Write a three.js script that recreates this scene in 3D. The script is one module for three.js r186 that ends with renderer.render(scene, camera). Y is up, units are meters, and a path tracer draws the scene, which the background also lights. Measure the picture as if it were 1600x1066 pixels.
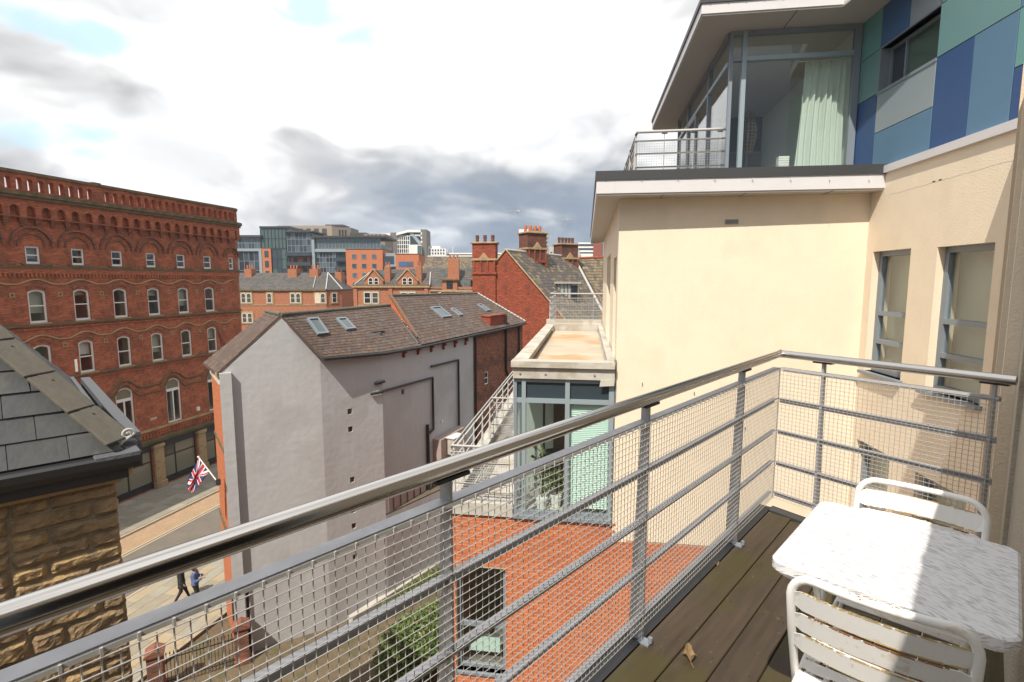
import * as THREE from 'three';
import { MarchingCubes } from 'three/addons/objects/MarchingCubes.js';

// ---------- camera, sky, sun, exposure ----------
const EYE = 14.5, YD = 12.945;                       // eye and balcony floor above the street
const scene = new THREE.Scene();
const camera = new THREE.PerspectiveCamera(65.92, 1024 / 682, 0.05, 2500);
camera.position.set(0, EYE, 0);
camera.rotation.set(THREE.MathUtils.degToRad(-6.48), 0, 0);
const renderer = new THREE.WebGLRenderer({ antialias: true });
renderer.toneMapping = THREE.LinearToneMapping;
renderer.toneMappingExposure = 1.6;
renderer.shadowMap.enabled = true;
const D2R = Math.PI / 180;
const SUN_AZ = 208, SUN_EL = 51.5;
const sunDir = new THREE.Vector3(Math.sin(SUN_AZ * D2R) * Math.cos(SUN_EL * D2R), Math.sin(SUN_EL * D2R), -Math.cos(SUN_AZ * D2R) * Math.cos(SUN_EL * D2R));
const sun = new THREE.DirectionalLight(new THREE.Color(1, 0.93, 0.82), 3.6);
sun.position.copy(sunDir).multiplyScalar(120).add(new THREE.Vector3(0, 10, -20));
sun.target.position.set(0, 10, -20); scene.add(sun.target);
sun.castShadow = true; sun.shadow.mapSize.set(4096, 4096);
Object.assign(sun.shadow.camera, { left: -70, right: 70, top: 70, bottom: -70, near: 1, far: 300 });
scene.add(sun);

// seeded randomness and noise
let seed = 12345;
const rnd = () => { seed = (seed + 0x6D2B79F5) | 0; let t = Math.imul(seed ^ (seed >>> 15), 1 | seed); t = (t + Math.imul(t ^ (t >>> 7), 61 | t)) ^ t; return ((t ^ (t >>> 14)) >>> 0) / 4294967296; };
const rr = (a, b) => a + (b - a) * rnd();
const hash = (x, y, z) => { let h = Math.imul(x, 374761393) + Math.imul(y, 668265263) + Math.imul(z, 2147483647 ^ 0x5bd1e995); h = Math.imul(h ^ (h >>> 13), 1274126177); return ((h ^ (h >>> 16)) >>> 0) / 4294967296; };
const sm = t => t * t * (3 - 2 * t), mod = (a, n) => ((a % n) + n) % n, clamp = (x, a = 0, b = 1) => Math.min(b, Math.max(a, x));
const smooth = (a, b, x) => sm(clamp((x - a) / (b - a)));
function vn2(x, y, per, s) {                          // tileable value noise
  const xi = Math.floor(x), yi = Math.floor(y), u = sm(x - xi), v = sm(y - yi);
  const h = (a, b) => hash(mod(a, per), mod(b, per), s);
  return (h(xi, yi) * (1 - u) + h(xi + 1, yi) * u) * (1 - v) + (h(xi, yi + 1) * (1 - u) + h(xi + 1, yi + 1) * u) * v;
}
function fbm(u, v, per, oct, s) { let a = 0, w = 0.5, f = per, t = 0; for (let i = 0; i < oct; i++) { a += w * vn2(u * f, v * f, f, s + i); t += w; w *= 0.5; f *= 2; } return a / t; }
function vn3(x, y, z, s) {
  const xi = Math.floor(x), yi = Math.floor(y), zi = Math.floor(z), u = sm(x - xi), v = sm(y - yi), w = sm(z - zi);
  const h = (a, b, c) => hash(xi + a, (yi + b) * 7 + s, zi + c);
  const l = (a, b, t) => a + (b - a) * t;
  return l(l(l(h(0, 0, 0), h(1, 0, 0), u), l(h(0, 1, 0), h(1, 1, 0), u), v), l(l(h(0, 0, 1), h(1, 0, 1), u), l(h(0, 1, 1), h(1, 1, 1), u), v), w);
}
function fbm3(x, y, z, oct, s) { let a = 0, w = 0.5, t = 0; for (let i = 0; i < oct; i++) { a += w * vn3(x, y, z, s + i * 13); t += w; w *= 0.52; x *= 2.03; y *= 2.03; z *= 2.03; } return a / t; }

// sky: broken cumulus over a slate-grey bank of cloud low down
{
  const W = 2048, H = 1024, d = new Float32Array(W * H * 4);
  const holes = [[-46, 12, 8, 2.6, .62], [-40, 19, 6, 1.6, .38], [-46, 26, 5, 2.5, .45], [-34, 29.5, 1.7, 2.6, .5], [-30, 22.5, 1.6, 1.2, .48], [-19.5, 25, 3, 1.3, .5], [-14.5, 22.5, 2.2, 1, .46], [22, 27, 5, 2.6, .6], [9, 5, 8, 1, .3], [60, 34, 12, 6, .6], [-95, 30, 14, 7, .6], [130, 24, 12, 5, .55], [-150, 40, 12, 6, .55], [175, 28, 9, 5, .5]];
  for (let j = 0; j < H; j++) for (let i = 0; i < W; i++) {
    const el = ((j + 0.5) / H - 0.5) * 180, az = ((i + 0.5) / W - 0.25) * 360, o = (j * W + i) * 4;
    if (el < -1) { d[o] = .16; d[o + 1] = .18; d[o + 2] = .2; d[o + 3] = 1; continue; }
    const y = Math.sin(el * D2R), c = Math.cos(el * D2R), dx = Math.sin(az * D2R) * c, dz = -Math.cos(az * D2R) * c;
    const yy = Math.max(y, 0), k = 1 / (yy + 0.34), X = dx * k, Z = dz * k;
    const w1 = fbm3(X * 2.2 + 5, Z * 2.2, yy * 3 + 2, 3, 5) - .5, w2 = fbm3(X * 2.2 + 31, Z * 2.2, yy * 3 + 9, 3, 15) - .5;
    const n1 = fbm3(X * 1.9 + w1 * 1.6 + 3.1, Z * 1.9 + w2 * 1.6 + 7.7, 1.3 + yy * 2.5 + w2, 6, 3), n2 = fbm3(X * 4.1 + w2 * 2 + 11, Z * 4.1 + w1 * 2, yy * 5, 6, 41), n3 = fbm3(dx * 7 + w1 * 2 + 20, dz * 7, y * 15 + w2 * 2, 6, 77);
    const daz = mod(az + 180, 360) - 180;
    const inV = smooth(-70, -50, daz) * smooth(75, 50, daz), lf = smooth(-10, -27, daz) * smooth(-80, -60, daz), top = 21.5 - 11.3 * inV - 4.5 * lf;
    // puffed cloud: a billow from folded noise, lit tops and greyer bases
    const puff = 1 - Math.abs(2 * n2 - 1) * 1.6, high = smooth(14, 38, el), body = smooth(0.40, 0.60, n1 * .62 + n3 * .38), fine = smooth(.36, .64, n2);
    const bright = 0.37 + 0.16 * high + 0.30 * body + 0.13 * fine + 0.06 * (puff - .6);
    const grey = smooth(0.50, 0.62, fbm3(X * 2.6 + w2 * 2 + 50, Z * 2.6 + w1 * 2, yy * 6, 6, 131)) * smooth(50, 14, el) * (0.36 - .2 * lf);
    let r = bright * (1 - grey * .50), g = bright * (1 - grey * .455), b = bright * (1.005 - grey * .39);
    // slate bank over the horizon, raised higher out of view to darken that sky
    const bank = smooth(top + 5, top - 7, el + (n3 - 0.5) * 15 + (n1 - 0.5) * 12 + (n2 - .5) * 5) * (0.88 - 0.5 * lf) * (0.70 + .40 * n2);
    r += (0.14 - r) * bank; g += (0.195 - g) * bank; b += (0.275 - b) * bank;
    let hole = 0;
    for (const [ha, he, sa, se, st] of holes) { const qa = (mod(az - ha + 180, 360) - 180) / sa, qe = (el - he) / se, q = qa * qa + qe * qe; if (q < 6) hole = Math.max(hole, st * 1.25 * Math.exp(-q * .8)); }
    hole = smooth(.46, 1.02, hole + (n3 - .5) * 2.4 + (n2 - .5) * 2.2) * smooth(0, .15, hole) * .68;
    r += (0.34 - r) * hole; g += (0.56 - g) * hole; b += (0.68 - b) * hole;
    d[o] = r; d[o + 1] = g; d[o + 2] = b; d[o + 3] = 1;
  }
  const sky = new THREE.DataTexture(d, W, H, THREE.RGBAFormat, THREE.FloatType);
  sky.mapping = THREE.EquirectangularReflectionMapping; sky.magFilter = sky.minFilter = THREE.LinearFilter; sky.wrapS = THREE.RepeatWrapping; sky.needsUpdate = true;
  scene.background = sky; scene.environment = sky; scene.backgroundIntensity = 1.0; scene.environmentIntensity = 1.0;
}

// ---------- textures and materials ----------
const s8 = x => Math.round(255 * (x <= 0.0031308 ? 12.92 * x : 1.055 * Math.pow(clamp(x), 1 / 2.4) - 0.055));
function tex(N, f, gray) {
  const d = new Uint8Array(N * N * 4);
  for (let j = 0; j < N; j++) for (let i = 0; i < N; i++) {
    const c = f((i + 0.5) / N, (j + 0.5) / N), o = (j * N + i) * 4;
    if (gray) { d[o] = d[o + 1] = d[o + 2] = Math.round(255 * clamp(c)); } else { d[o] = s8(c[0]); d[o + 1] = s8(c[1]); d[o + 2] = s8(c[2]); }
    d[o + 3] = 255;
  }
  const t = new THREE.DataTexture(d, N, N); t.wrapS = t.wrapT = THREE.RepeatWrapping; t.magFilter = THREE.LinearFilter; t.minFilter = THREE.LinearMipmapLinearFilter; t.generateMipmaps = true;
  if (!gray) t.colorSpace = THREE.SRGBColorSpace; t.needsUpdate = true; return t;
}
const rep = (t, m) => { const c = t.clone(); c.repeat.set(1 / m, 1 / m); c.needsUpdate = true; return c; };  // m metres per tile
const mixc = (a, b, t) => [a[0] + (b[0] - a[0]) * t, a[1] + (b[1] - a[1]) * t, a[2] + (b[2] - a[2]) * t];
const mulc = (a, k) => [a[0] * k, a[1] * k, a[2] * k];
function std(name, color, rough = 0.8, o = {}) { const m = new THREE.MeshStandardMaterial({ roughness: rough, metalness: o.metal || 0, side: THREE.DoubleSide }); m.name = name; m.color.setRGB(...color); if (o.map) { m.map = o.map; } if (o.bump) { m.bumpMap = o.bump; m.bumpScale = o.bs || 0.004; } if (o.rmap) m.roughnessMap = o.rmap; return m; }
// mottle around a colour: tone noise, optional second colour in patches, optional specks
const mottle = (N, base, amp, o = {}) => tex(N, (u, v) => {
  const a = fbm(u, v, o.per || 4, 6, o.s || 1), b = fbm(u, v, o.per2 || 16, 4, (o.s || 1) + 50);
  let c = mulc(base, 1 + amp * (a - 0.5) * 2 + (o.fine ?? amp * 0.6) * (b - 0.5) * 2);
  if (o.streak) c = mulc(c, 1 + o.streak * (fbm(u * 5, v * .5 + .08 * a, 8, 4, 300) - .5) * 2 * (.4 + a)); if (o.course) c = mulc(c, 1 + o.course * Math.sin(v * 6.1 / .15 * Math.PI) * (b - .2));
  if (o.patch) c = mixc(c, o.patch, smooth(o.lo ?? 0.55, o.hi ?? 0.7, fbm(u, v, o.pp || 5, 5, (o.s || 1) + 90)) * (o.pa ?? 0.7));
  if (o.speck && hash(Math.floor(u * N), Math.floor(v * N), 9) > 1 - (o.sp || 0.02)) c = mixc(c, o.speck, 0.6);
  return c;
});
const bumpT = (per, oct, s) => tex(256, (u, v) => fbm(u, v, per, oct, s), true);
const B_fine = bumpT(32, 4, 5), B_mid = bumpT(12, 5, 6), B_big = bumpT(4, 6, 7);
// brick sheet: 1.8 m square, 8 stretchers by 24 courses
function brickTex(cols, mortar, amp, s, dirt) {
  return tex(1024, (u, v) => {
    const row = Math.floor(v * 24), ox = row % 2 ? 0.5 : 0, x = mod(u * 8 + ox, 8), col = Math.floor(x), fx = x - col, fy = v * 24 - row;
    const e = 0.06 * (fbm(u, v, 64, 2, s) - 0.5);
    const inB = fx > 0.045 + e && fx < 0.955 + e && fy > 0.13 + e && fy < 0.88 + e;
    let c = inB ? mulc(cols[Math.floor(hash(col, row, s) * cols.length)], 1 + amp * (hash(col, row, s + 3) - 0.5) + 0.25 * (fbm(u, v, 96, 2, s + 7) - 0.5)) : mulc(mortar, 1 + 0.3 * (fbm(u, v, 64, 2, s + 9) - 0.5));
    return dirt ? mixc(c, dirt, 0.55 * smooth(0.5, 0.72, fbm(u, v, 3, 6, s + 20))) : c;
  });
}
const brickBump = tex(1024, (u, v) => { const row = Math.floor(v * 24), x = mod(u * 8 + (row % 2 ? 0.5 : 0), 8), fx = x - Math.floor(x), fy = v * 24 - row; return (fx > 0.045 && fx < 0.955 && fy > 0.13 && fy < 0.88 ? 0.8 : 0.15) + 0.2 * (fbm(u, v, 96, 3, 4) - 0.5); }, true);
const BB = rep(brickBump, 1.8);
const M = {};
M.redBrick = std('red_brick', [1, 1, 1], 0.9, { map: rep(brickTex([[.42, .108, .042], [.36, .088, .036], [.46, .13, .052], [.31, .07, .032]], [.25, .12, .075], 0.35, 11, [.13, .05, .03]), 1.8), bump: BB, bs: 0.006 });
M.gableBrick = std('deep_red_brick', [1, 1, 1], 0.9, { map: rep(brickTex([[.30, .055, .022], [.25, .045, .02], [.33, .07, .03]], [.15, .06, .035], 0.4, 21, [.09, .035, .025]), 1.8), bump: BB, bs: 0.006 });
M.orangeBrick = std('orange_brick_sheet', [1, 1, 1], 0.85, { map: rep(brickTex([[.47, .125, .045], [.42, .11, .04], [.51, .145, .055]], [.42, .2, .1], 0.25, 31), 1.8), bump: BB, bs: 0.005 });
M.brownBrick = std('sooty_brick', [1, 1, 1], 0.92, { map: rep(brickTex([[.25, .065, .035], [.2, .06, .035], [.30, .09, .05]], [.20, .14, .10], 0.5, 41, [.07, .045, .035]), 1.8), bump: BB, bs: 0.008 });
M.sootBrick = std('soot_blackened_brick', [1, 1, 1], .93, { map: rep(brickTex([[.15, .045, .03], [.12, .04, .03], [.18, .055, .035]], [.11, .07, .05], 0.4, 47, [.05, .035, .03]), 1.8), bump: BB, bs: .008 });
M.paleBrick = std('victorian_brick', [1, 1, 1], 0.9, { map: rep(brickTex([[.36, .115, .055], [.32, .10, .045], [.42, .15, .075]], [.3, .17, .1], 0.3, 51), 1.8), bump: BB });
M.brickA = std('brick_face_a', [.53, .150, .052], .85, { map: rep(mottle(128, [1, 1, 1], .12, { s: 3 }), .5), bump: rep(B_fine, .12), bs: .002 });
M.brickB = std('brick_face_b', [.50, .14, .049], .85, { map: M.brickA.map, bump: M.brickA.bumpMap, bs: .002 });
M.brickC = std('brick_face_c', [.56, .165, .06], .85, { map: M.brickA.map, bump: M.brickA.bumpMap, bs: .002 });
M.brickD = std('brick_face_d', [.50, .165, .075], .85, { map: M.brickA.map, bump: M.brickA.bumpMap, bs: .002 }); M.brickE = std('brick_face_e', [.47, .125, .046], .85, { map: M.brickA.map, bump: M.brickA.bumpMap, bs: .002 });
M.mortar = std('mortar', [.50, .35, .23], .95, { bump: rep(B_fine, .2), bs: .003 });
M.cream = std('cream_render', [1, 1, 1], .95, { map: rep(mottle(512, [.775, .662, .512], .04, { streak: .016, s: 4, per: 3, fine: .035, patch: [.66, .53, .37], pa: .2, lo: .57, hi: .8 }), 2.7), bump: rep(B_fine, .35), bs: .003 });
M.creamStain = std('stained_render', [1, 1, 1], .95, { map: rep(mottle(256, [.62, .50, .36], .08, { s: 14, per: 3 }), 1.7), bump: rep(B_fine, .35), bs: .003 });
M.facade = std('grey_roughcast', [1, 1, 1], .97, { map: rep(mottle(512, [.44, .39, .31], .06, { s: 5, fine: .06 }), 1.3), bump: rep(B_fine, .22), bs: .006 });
M.greyRender = std('grey_painted_render', [1, 1, 1], .85, { map: rep(mottle(512, [.43, .43, .435], .04, { s: 6, per: 3, fine: .025, streak: .05, course: .025, patch: [.36, .345, .345], pa: .5, lo: .50, hi: .72, pp: 4 }), 6.1), bump: rep(B_mid, 2.2), bs: .008 });
M.pinkRender = std('lower_render', [1, 1, 1], .85, { map: rep(mottle(256, [.36, .28, .25], .08, { s: 8 }), 3), bump: rep(B_mid, 1.2), bs: .01 });
M.stone = std('sandstone', [1, 1, 1], .92, { map: rep(mottle(512, [.225, .155, .085], .30, { s: 9, per: 5, patch: [.11, .085, .055], lo: .5, hi: .68, pa: .75 }), .9), bump: rep(B_mid, .25), bs: .012 });
M.stone2 = std('sandstone_ochre', [1, 1, 1], .92, { map: rep(mottle(512, [.30, .205, .10], .28, { s: 19, per: 5, patch: [.11, .08, .05], lo: .5, hi: .7, pa: .7 }), .8), bump: rep(B_mid, .25), bs: .012 });
M.stoneMortar = std('lime_mortar', [.29, .235, .175], .95, { map: rep(mottle(256, [1, 1, 1], .2, { s: 29 }), .8), bump: rep(B_fine, .2), bs: .006 });
M.dressed = std('dressed_stone', [1, 1, 1], .9, { map: rep(mottle(256, [.36, .25, .135], .16, { s: 10, patch: [.2, .14, .08], pa: .5 }), 1.2), bump: rep(B_mid, .6), bs: .004 });
M.darkStone = std('sooty_stone', [1, 1, 1], .92, { map: rep(mottle(256, [.155, .105, .06], .3, { s: 13, patch: [.075, .085, .03], pa: .7, lo: .5, hi: .62 }), 1.6), bump: rep(B_mid, .6), bs: .01 });
M.hipStone = std('hip_slab', [1, 1, 1], .95, { map: rep(mottle(512, [.118, .106, .085], .16, { s: 17, fine: .12, patch: [.145, .12, .08], pa: .45, lo: .55, hi: .7 }), .5), bump: rep(B_fine, .15), bs: .006 });
const slateMap = (s, b, l, v) => mottle(256, b, v || .14, { s, per: 3, patch: l, pa: .4, lo: .58, hi: .72 });
M.slateA = std('blue_slate', [1, 1, 1], .8, { map: rep(slateMap(61, [.050, .053, .055], [.072, .066, .052], .24), .7), bump: rep(B_mid, .5), bs: .004 });
M.slateB = std('grey_slate', [1, 1, 1], .8, { map: rep(slateMap(62, [.058, .06, .06], [.11, .10, .08], .22), .8), bump: rep(B_mid, .5), bs: .004 });
M.slateC = std('dark_slate', [1, 1, 1], .6, { map: rep(slateMap(63, [.072, .070, .068], [.10, .09, .08]), .8), bump: rep(B_mid, .5), bs: .004 });
M.roofA = std('brown_roof_slate', [1, 1, 1], .97, { map: rep(slateMap(64, [.105, .070, .054], [.20, .15, .12]), 1), bump: rep(B_mid, .5), bs: .004 });
M.roofB = std('red_brown_roof_slate', [1, 1, 1], .97, { map: rep(slateMap(65, [.088, .062, .051], [.17, .12, .1]), 1), bump: rep(B_mid, .5), bs: .004 });
M.roofC = std('grey_roof_slate', [1, 1, 1], .95, { map: rep(slateMap(66, [.098, .077, .067], [.2, .18, .15]), 1), bump: rep(B_mid, .5), bs: .004 });
M.roofMoss = std('lichened_slate', [1, 1, 1], .9, { map: rep(slateMap(67, [.16, .125, .075], [.34, .3, .2], .3), 1.4), bump: rep(B_mid, .5), bs: .004 });
M.galv = std('galvanised_steel', [1, 1, 1], .48, { metal: .35, map: rep(mottle(256, [.43, .43, .445], .14, { s: 23, per: 10 }), .35) });
M.wire = std('galvanised_wire', [.53, .52, .51], .42, { metal: .4 });
M.inox = std('stainless_steel', [.60, .57, .53], .17, { metal: 1 });
M.frameGrey = std('blue_grey_frame', [.215, .25, .285], .45, { metal: .1 });
M.frameLight = std('light_grey_frame', [.30, .36, .39], .4, { metal: .2 });
M.white = std('white_paint', [.74, .73, .70], .5);
M.whiteMetal = std('white_steel_paint', [1, 1, 1], .38, { map: rep(mottle(512, [.80, .79, .765], .03, { s: 71, patch: [.50, .33, .15], pa: .35, lo: .72, hi: .82, pp: 12 }), .4) });
M.rust = std('rust', [.20, .085, .03], .9); M.rustPale = std('pale_rust', [.42, .30, .11], .9);
M.fascia = std('white_fascia', [.62, .605, .61], .45, { map: rep(mottle(128, [1, 1, 1], .04, { s: 72 }), 1.5) });
M.roofEdge = std('black_roof_edge', [.045, .045, .047], .5);
M.soffit = std('soffit_board', [.47, .44, .41], .7);
M.black = std('black_paint', [.022, .022, .024], .45);
M.room = std('plastered_room', [.38, .36, .32], .95); M.carpet = std('carpet', [.16, .145, .13], .97);
M.lead = std('lead_sheet', [.085, .09, .10], .7, { bump: rep(B_mid, .6), bs: .01 });
M.leadPale = std('pale_lead', [.42, .41, .39], .7);
M.concrete = std('weathered_concrete', [1, 1, 1], .93, { map: rep(mottle(512, [.46, .435, .385], .14, { s: 25, patch: [.33, .28, .21], pa: .6 }), 2), bump: rep(B_mid, .6), bs: .005 });
M.beige = std('beige_stone', [.30, .245, .195], .9); M.beige2 = std('brown_stone', [.22, .175, .145], .9);
M.flatRoof = std('stained_roof_sheet', [1, 1, 1], .8, { map: rep(mottle(512, [.50, .43, .33], .16, { s: 26, per: 3, patch: [.43, .25, .10], pa: .8, lo: .46, hi: .66, pp: 3 }), 5), bump: rep(B_big, 3), bs: .02 });
M.asphalt = std('asphalt', [1, 1, 1], .95, { map: rep(mottle(512, [.155, .135, .112], .12, { s: 27, fine: .1 }), 3), bump: rep(B_fine, .5), bs: .006 });
M.setts = std('sandy_setts', [1, 1, 1], .95, { map: rep(mottle(256, [.34, .235, .145], .14, { s: 28, fine: .14 }), 2), bump: rep(B_fine, .4), bs: .008 });
M.flagA = std('york_flag_a', [1, 1, 1], .9, { map: rep(mottle(256, [.33, .28, .195], .14, { s: 33, patch: [.39, .29, .17], pa: .5 }), 1.7), bump: rep(B_mid, .7), bs: .006 });
M.flagB = std('york_flag_b', [1, 1, 1], .9, { map: rep(mottle(256, [.275, .245, .185], .14, { s: 34 }), 1.7), bump: rep(B_mid, .7), bs: .006 });
M.flagC = std('york_flag_c', [1, 1, 1], .9, { map: rep(mottle(256, [.30, .28, .225], .12, { s: 35 }), 1.7), bump: rep(B_mid, .7), bs: .006 });
M.flagGrey = std('grey_flag', [1, 1, 1], .9, { map: rep(mottle(256, [.26, .235, .19], .16, { s: 36 }), 1.7), bump: rep(B_mid, .7), bs: .006 });
M.kerb = std('kerb_stone', [.42, .35, .25], .9, { map: rep(mottle(128, [1, 1, 1], .12, { s: 37 }), 1) });
M.paleMark = std('road_paint', [.52, .43, .28], .8);
M.soil = std('dry_ground', [1, 1, 1], .97, { map: rep(mottle(512, [.13, .098, .058], .28, { s: 38, patch: [.07, .075, .03], pa: .6 }), 3), bump: rep(B_mid, .8), bs: .03 });
M.felt = std('mossy_felt', [1, 1, 1], .95, { map: rep(mottle(256, [.105, .085, .06], .25, { s: 39, patch: [.17, .13, .07], pa: .5 }), 2), bump: rep(B_mid, .8), bs: .02 });
// decking: long grain with green algae
const grain = (u, v, s) => fbm(u, v * 1, 4, 3, s) * .4 + .6 * vn2(u * 6, v * 96, 96, s + 4) * .6 + .4 * vn2(u * 3, v * 40, 40, s + 8) * .6;
const deckTex = s => tex(512, (u, v) => { const g = grain(u, v, s); let c = mulc([.053, .036, .022], .5 + 1.0 * g); c = mixc(c, [.056, .046, .013], .85 * smooth(.46, .68, fbm(u, v, 3, 5, s + 30))); return mixc(c, [.13, .115, .09], .5 * smooth(.84, .9, fbm(u, v, 40, 2, s + 60))); });
const deckBump = rep(tex(512, (u, v) => grain(u, v, 5), true), 1.1);
M.deck = [81, 82, 83].map(s => std('decking_' + s, [1, 1, 1], .62, { map: rep(deckTex(s), 1.1), bump: deckBump, bs: .004 }));
M.leaf = std('dead_leaf', [.24, .16, .08], .9, { map: rep(mottle(128, [1, 1, 1], .3, { s: 91, per: 8 }), .08) });
// printed vinyl: short grey streaks on white
{
  const st = []; let sd = seed; seed = 777; for (let i = 0; i < 2300; i++) st.push([rnd(), rnd(), rr(.008, .022), rr(.0016, .0040), rr(.35, 1)]); seed = sd;
  const N = 1024, a = new Float32Array(N * N);
  for (const [x, y, l, w, k] of st) { const n = Math.ceil(l * N); for (let q = -n; q <= n; q++) { const t = q / n, cy = y + q / N * .42, ww = w * (1 - t * t) * N; for (let p = -Math.ceil(ww); p <= ww; p++) { const i = mod(Math.round((x * N) + q), N), j = mod(Math.round(cy * N + p), N); a[j * N + i] = Math.max(a[j * N + i], k * (1 - Math.abs(p) / (ww + 1))); } } }
  M.vinyl = std('marbled_vinyl', [1, 1, 1], .42, { map: rep(tex(N, (u, v) => mixc([.69, .685, .70], [.09, .09, .11], a[Math.floor(v * N) * N + Math.floor(u * N)] * .85)), .62) });
}
const phys = (name, o) => { const m = new THREE.MeshPhysicalMaterial({ side: THREE.DoubleSide, ...o }); m.name = name; return m; };
M.glass = phys('clear_glass', { color: new THREE.Color().setRGB(.94, .97, .96), transmission: 1, thickness: 0, roughness: .02, ior: 1.5 });
M.darkGlass = std('dark_glass', [.022, .026, .03], .06);  // opaque; in windows the unlit room behind is put into the colour
M.darkGlass2 = std('dark_glass_curtained', [.07, .068, .055], .07);
M.darkGlass3 = std('dark_glass_blue', [.045, .06, .075], .05);
M.blueGlass = std('sky_glass', [.16, .19, .20], .06, { metal: .55 });
M.greenGlass = std('green_glass', [.13, .19, .16], .08, { metal: .5 });
M.spandrel = std('spandrel_glass', [.035, .05, .062], .22);
M.blind = std('cream_blind', [.42, .405, .345], .9);
M.slat = std('white_blind_slat', [.60, .76, .70], .6);
M.shopGlass = std('shop_glass', [.20, .185, .135], .12);
M.roomWall = std('room_wall', [.60, .64, .60], .9);
M.curtain2 = std('tan_curtain', [.36, .35, .295], .9);
M.curtain = phys('pale_green_curtain', { color: new THREE.Color().setRGB(.78, .84, .76), roughness: .95, transmission: .35, thickness: 0 });
M.foliage = ['a', 'b', 'c'].map((k, i) => { const m = phys('leaf_' + k, { color: new THREE.Color().setRGB(...[[.085, .15, .03], [.135, .165, .036], [.16, .13, .036]][i]), roughness: .7, transmission: 0 }); return m; });
M.bark = std('bark', [.09, .06, .04], .95);
const PANEL = { navy: [.03, .075, .20], blue: [.095, .19, .30], steel: [.115, .215, .315], teal: [.135, .265, .27], mint: [.13, .31, .295], grey: [.26, .305, .33], slate: [.055, .125, .26] };
for (const k in PANEL) M['p_' + k] = std('panel_' + k, PANEL[k], .42, { map: rep(mottle(128, [1, 1, 1], .03, { s: 95 }), 1.2) });

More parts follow.
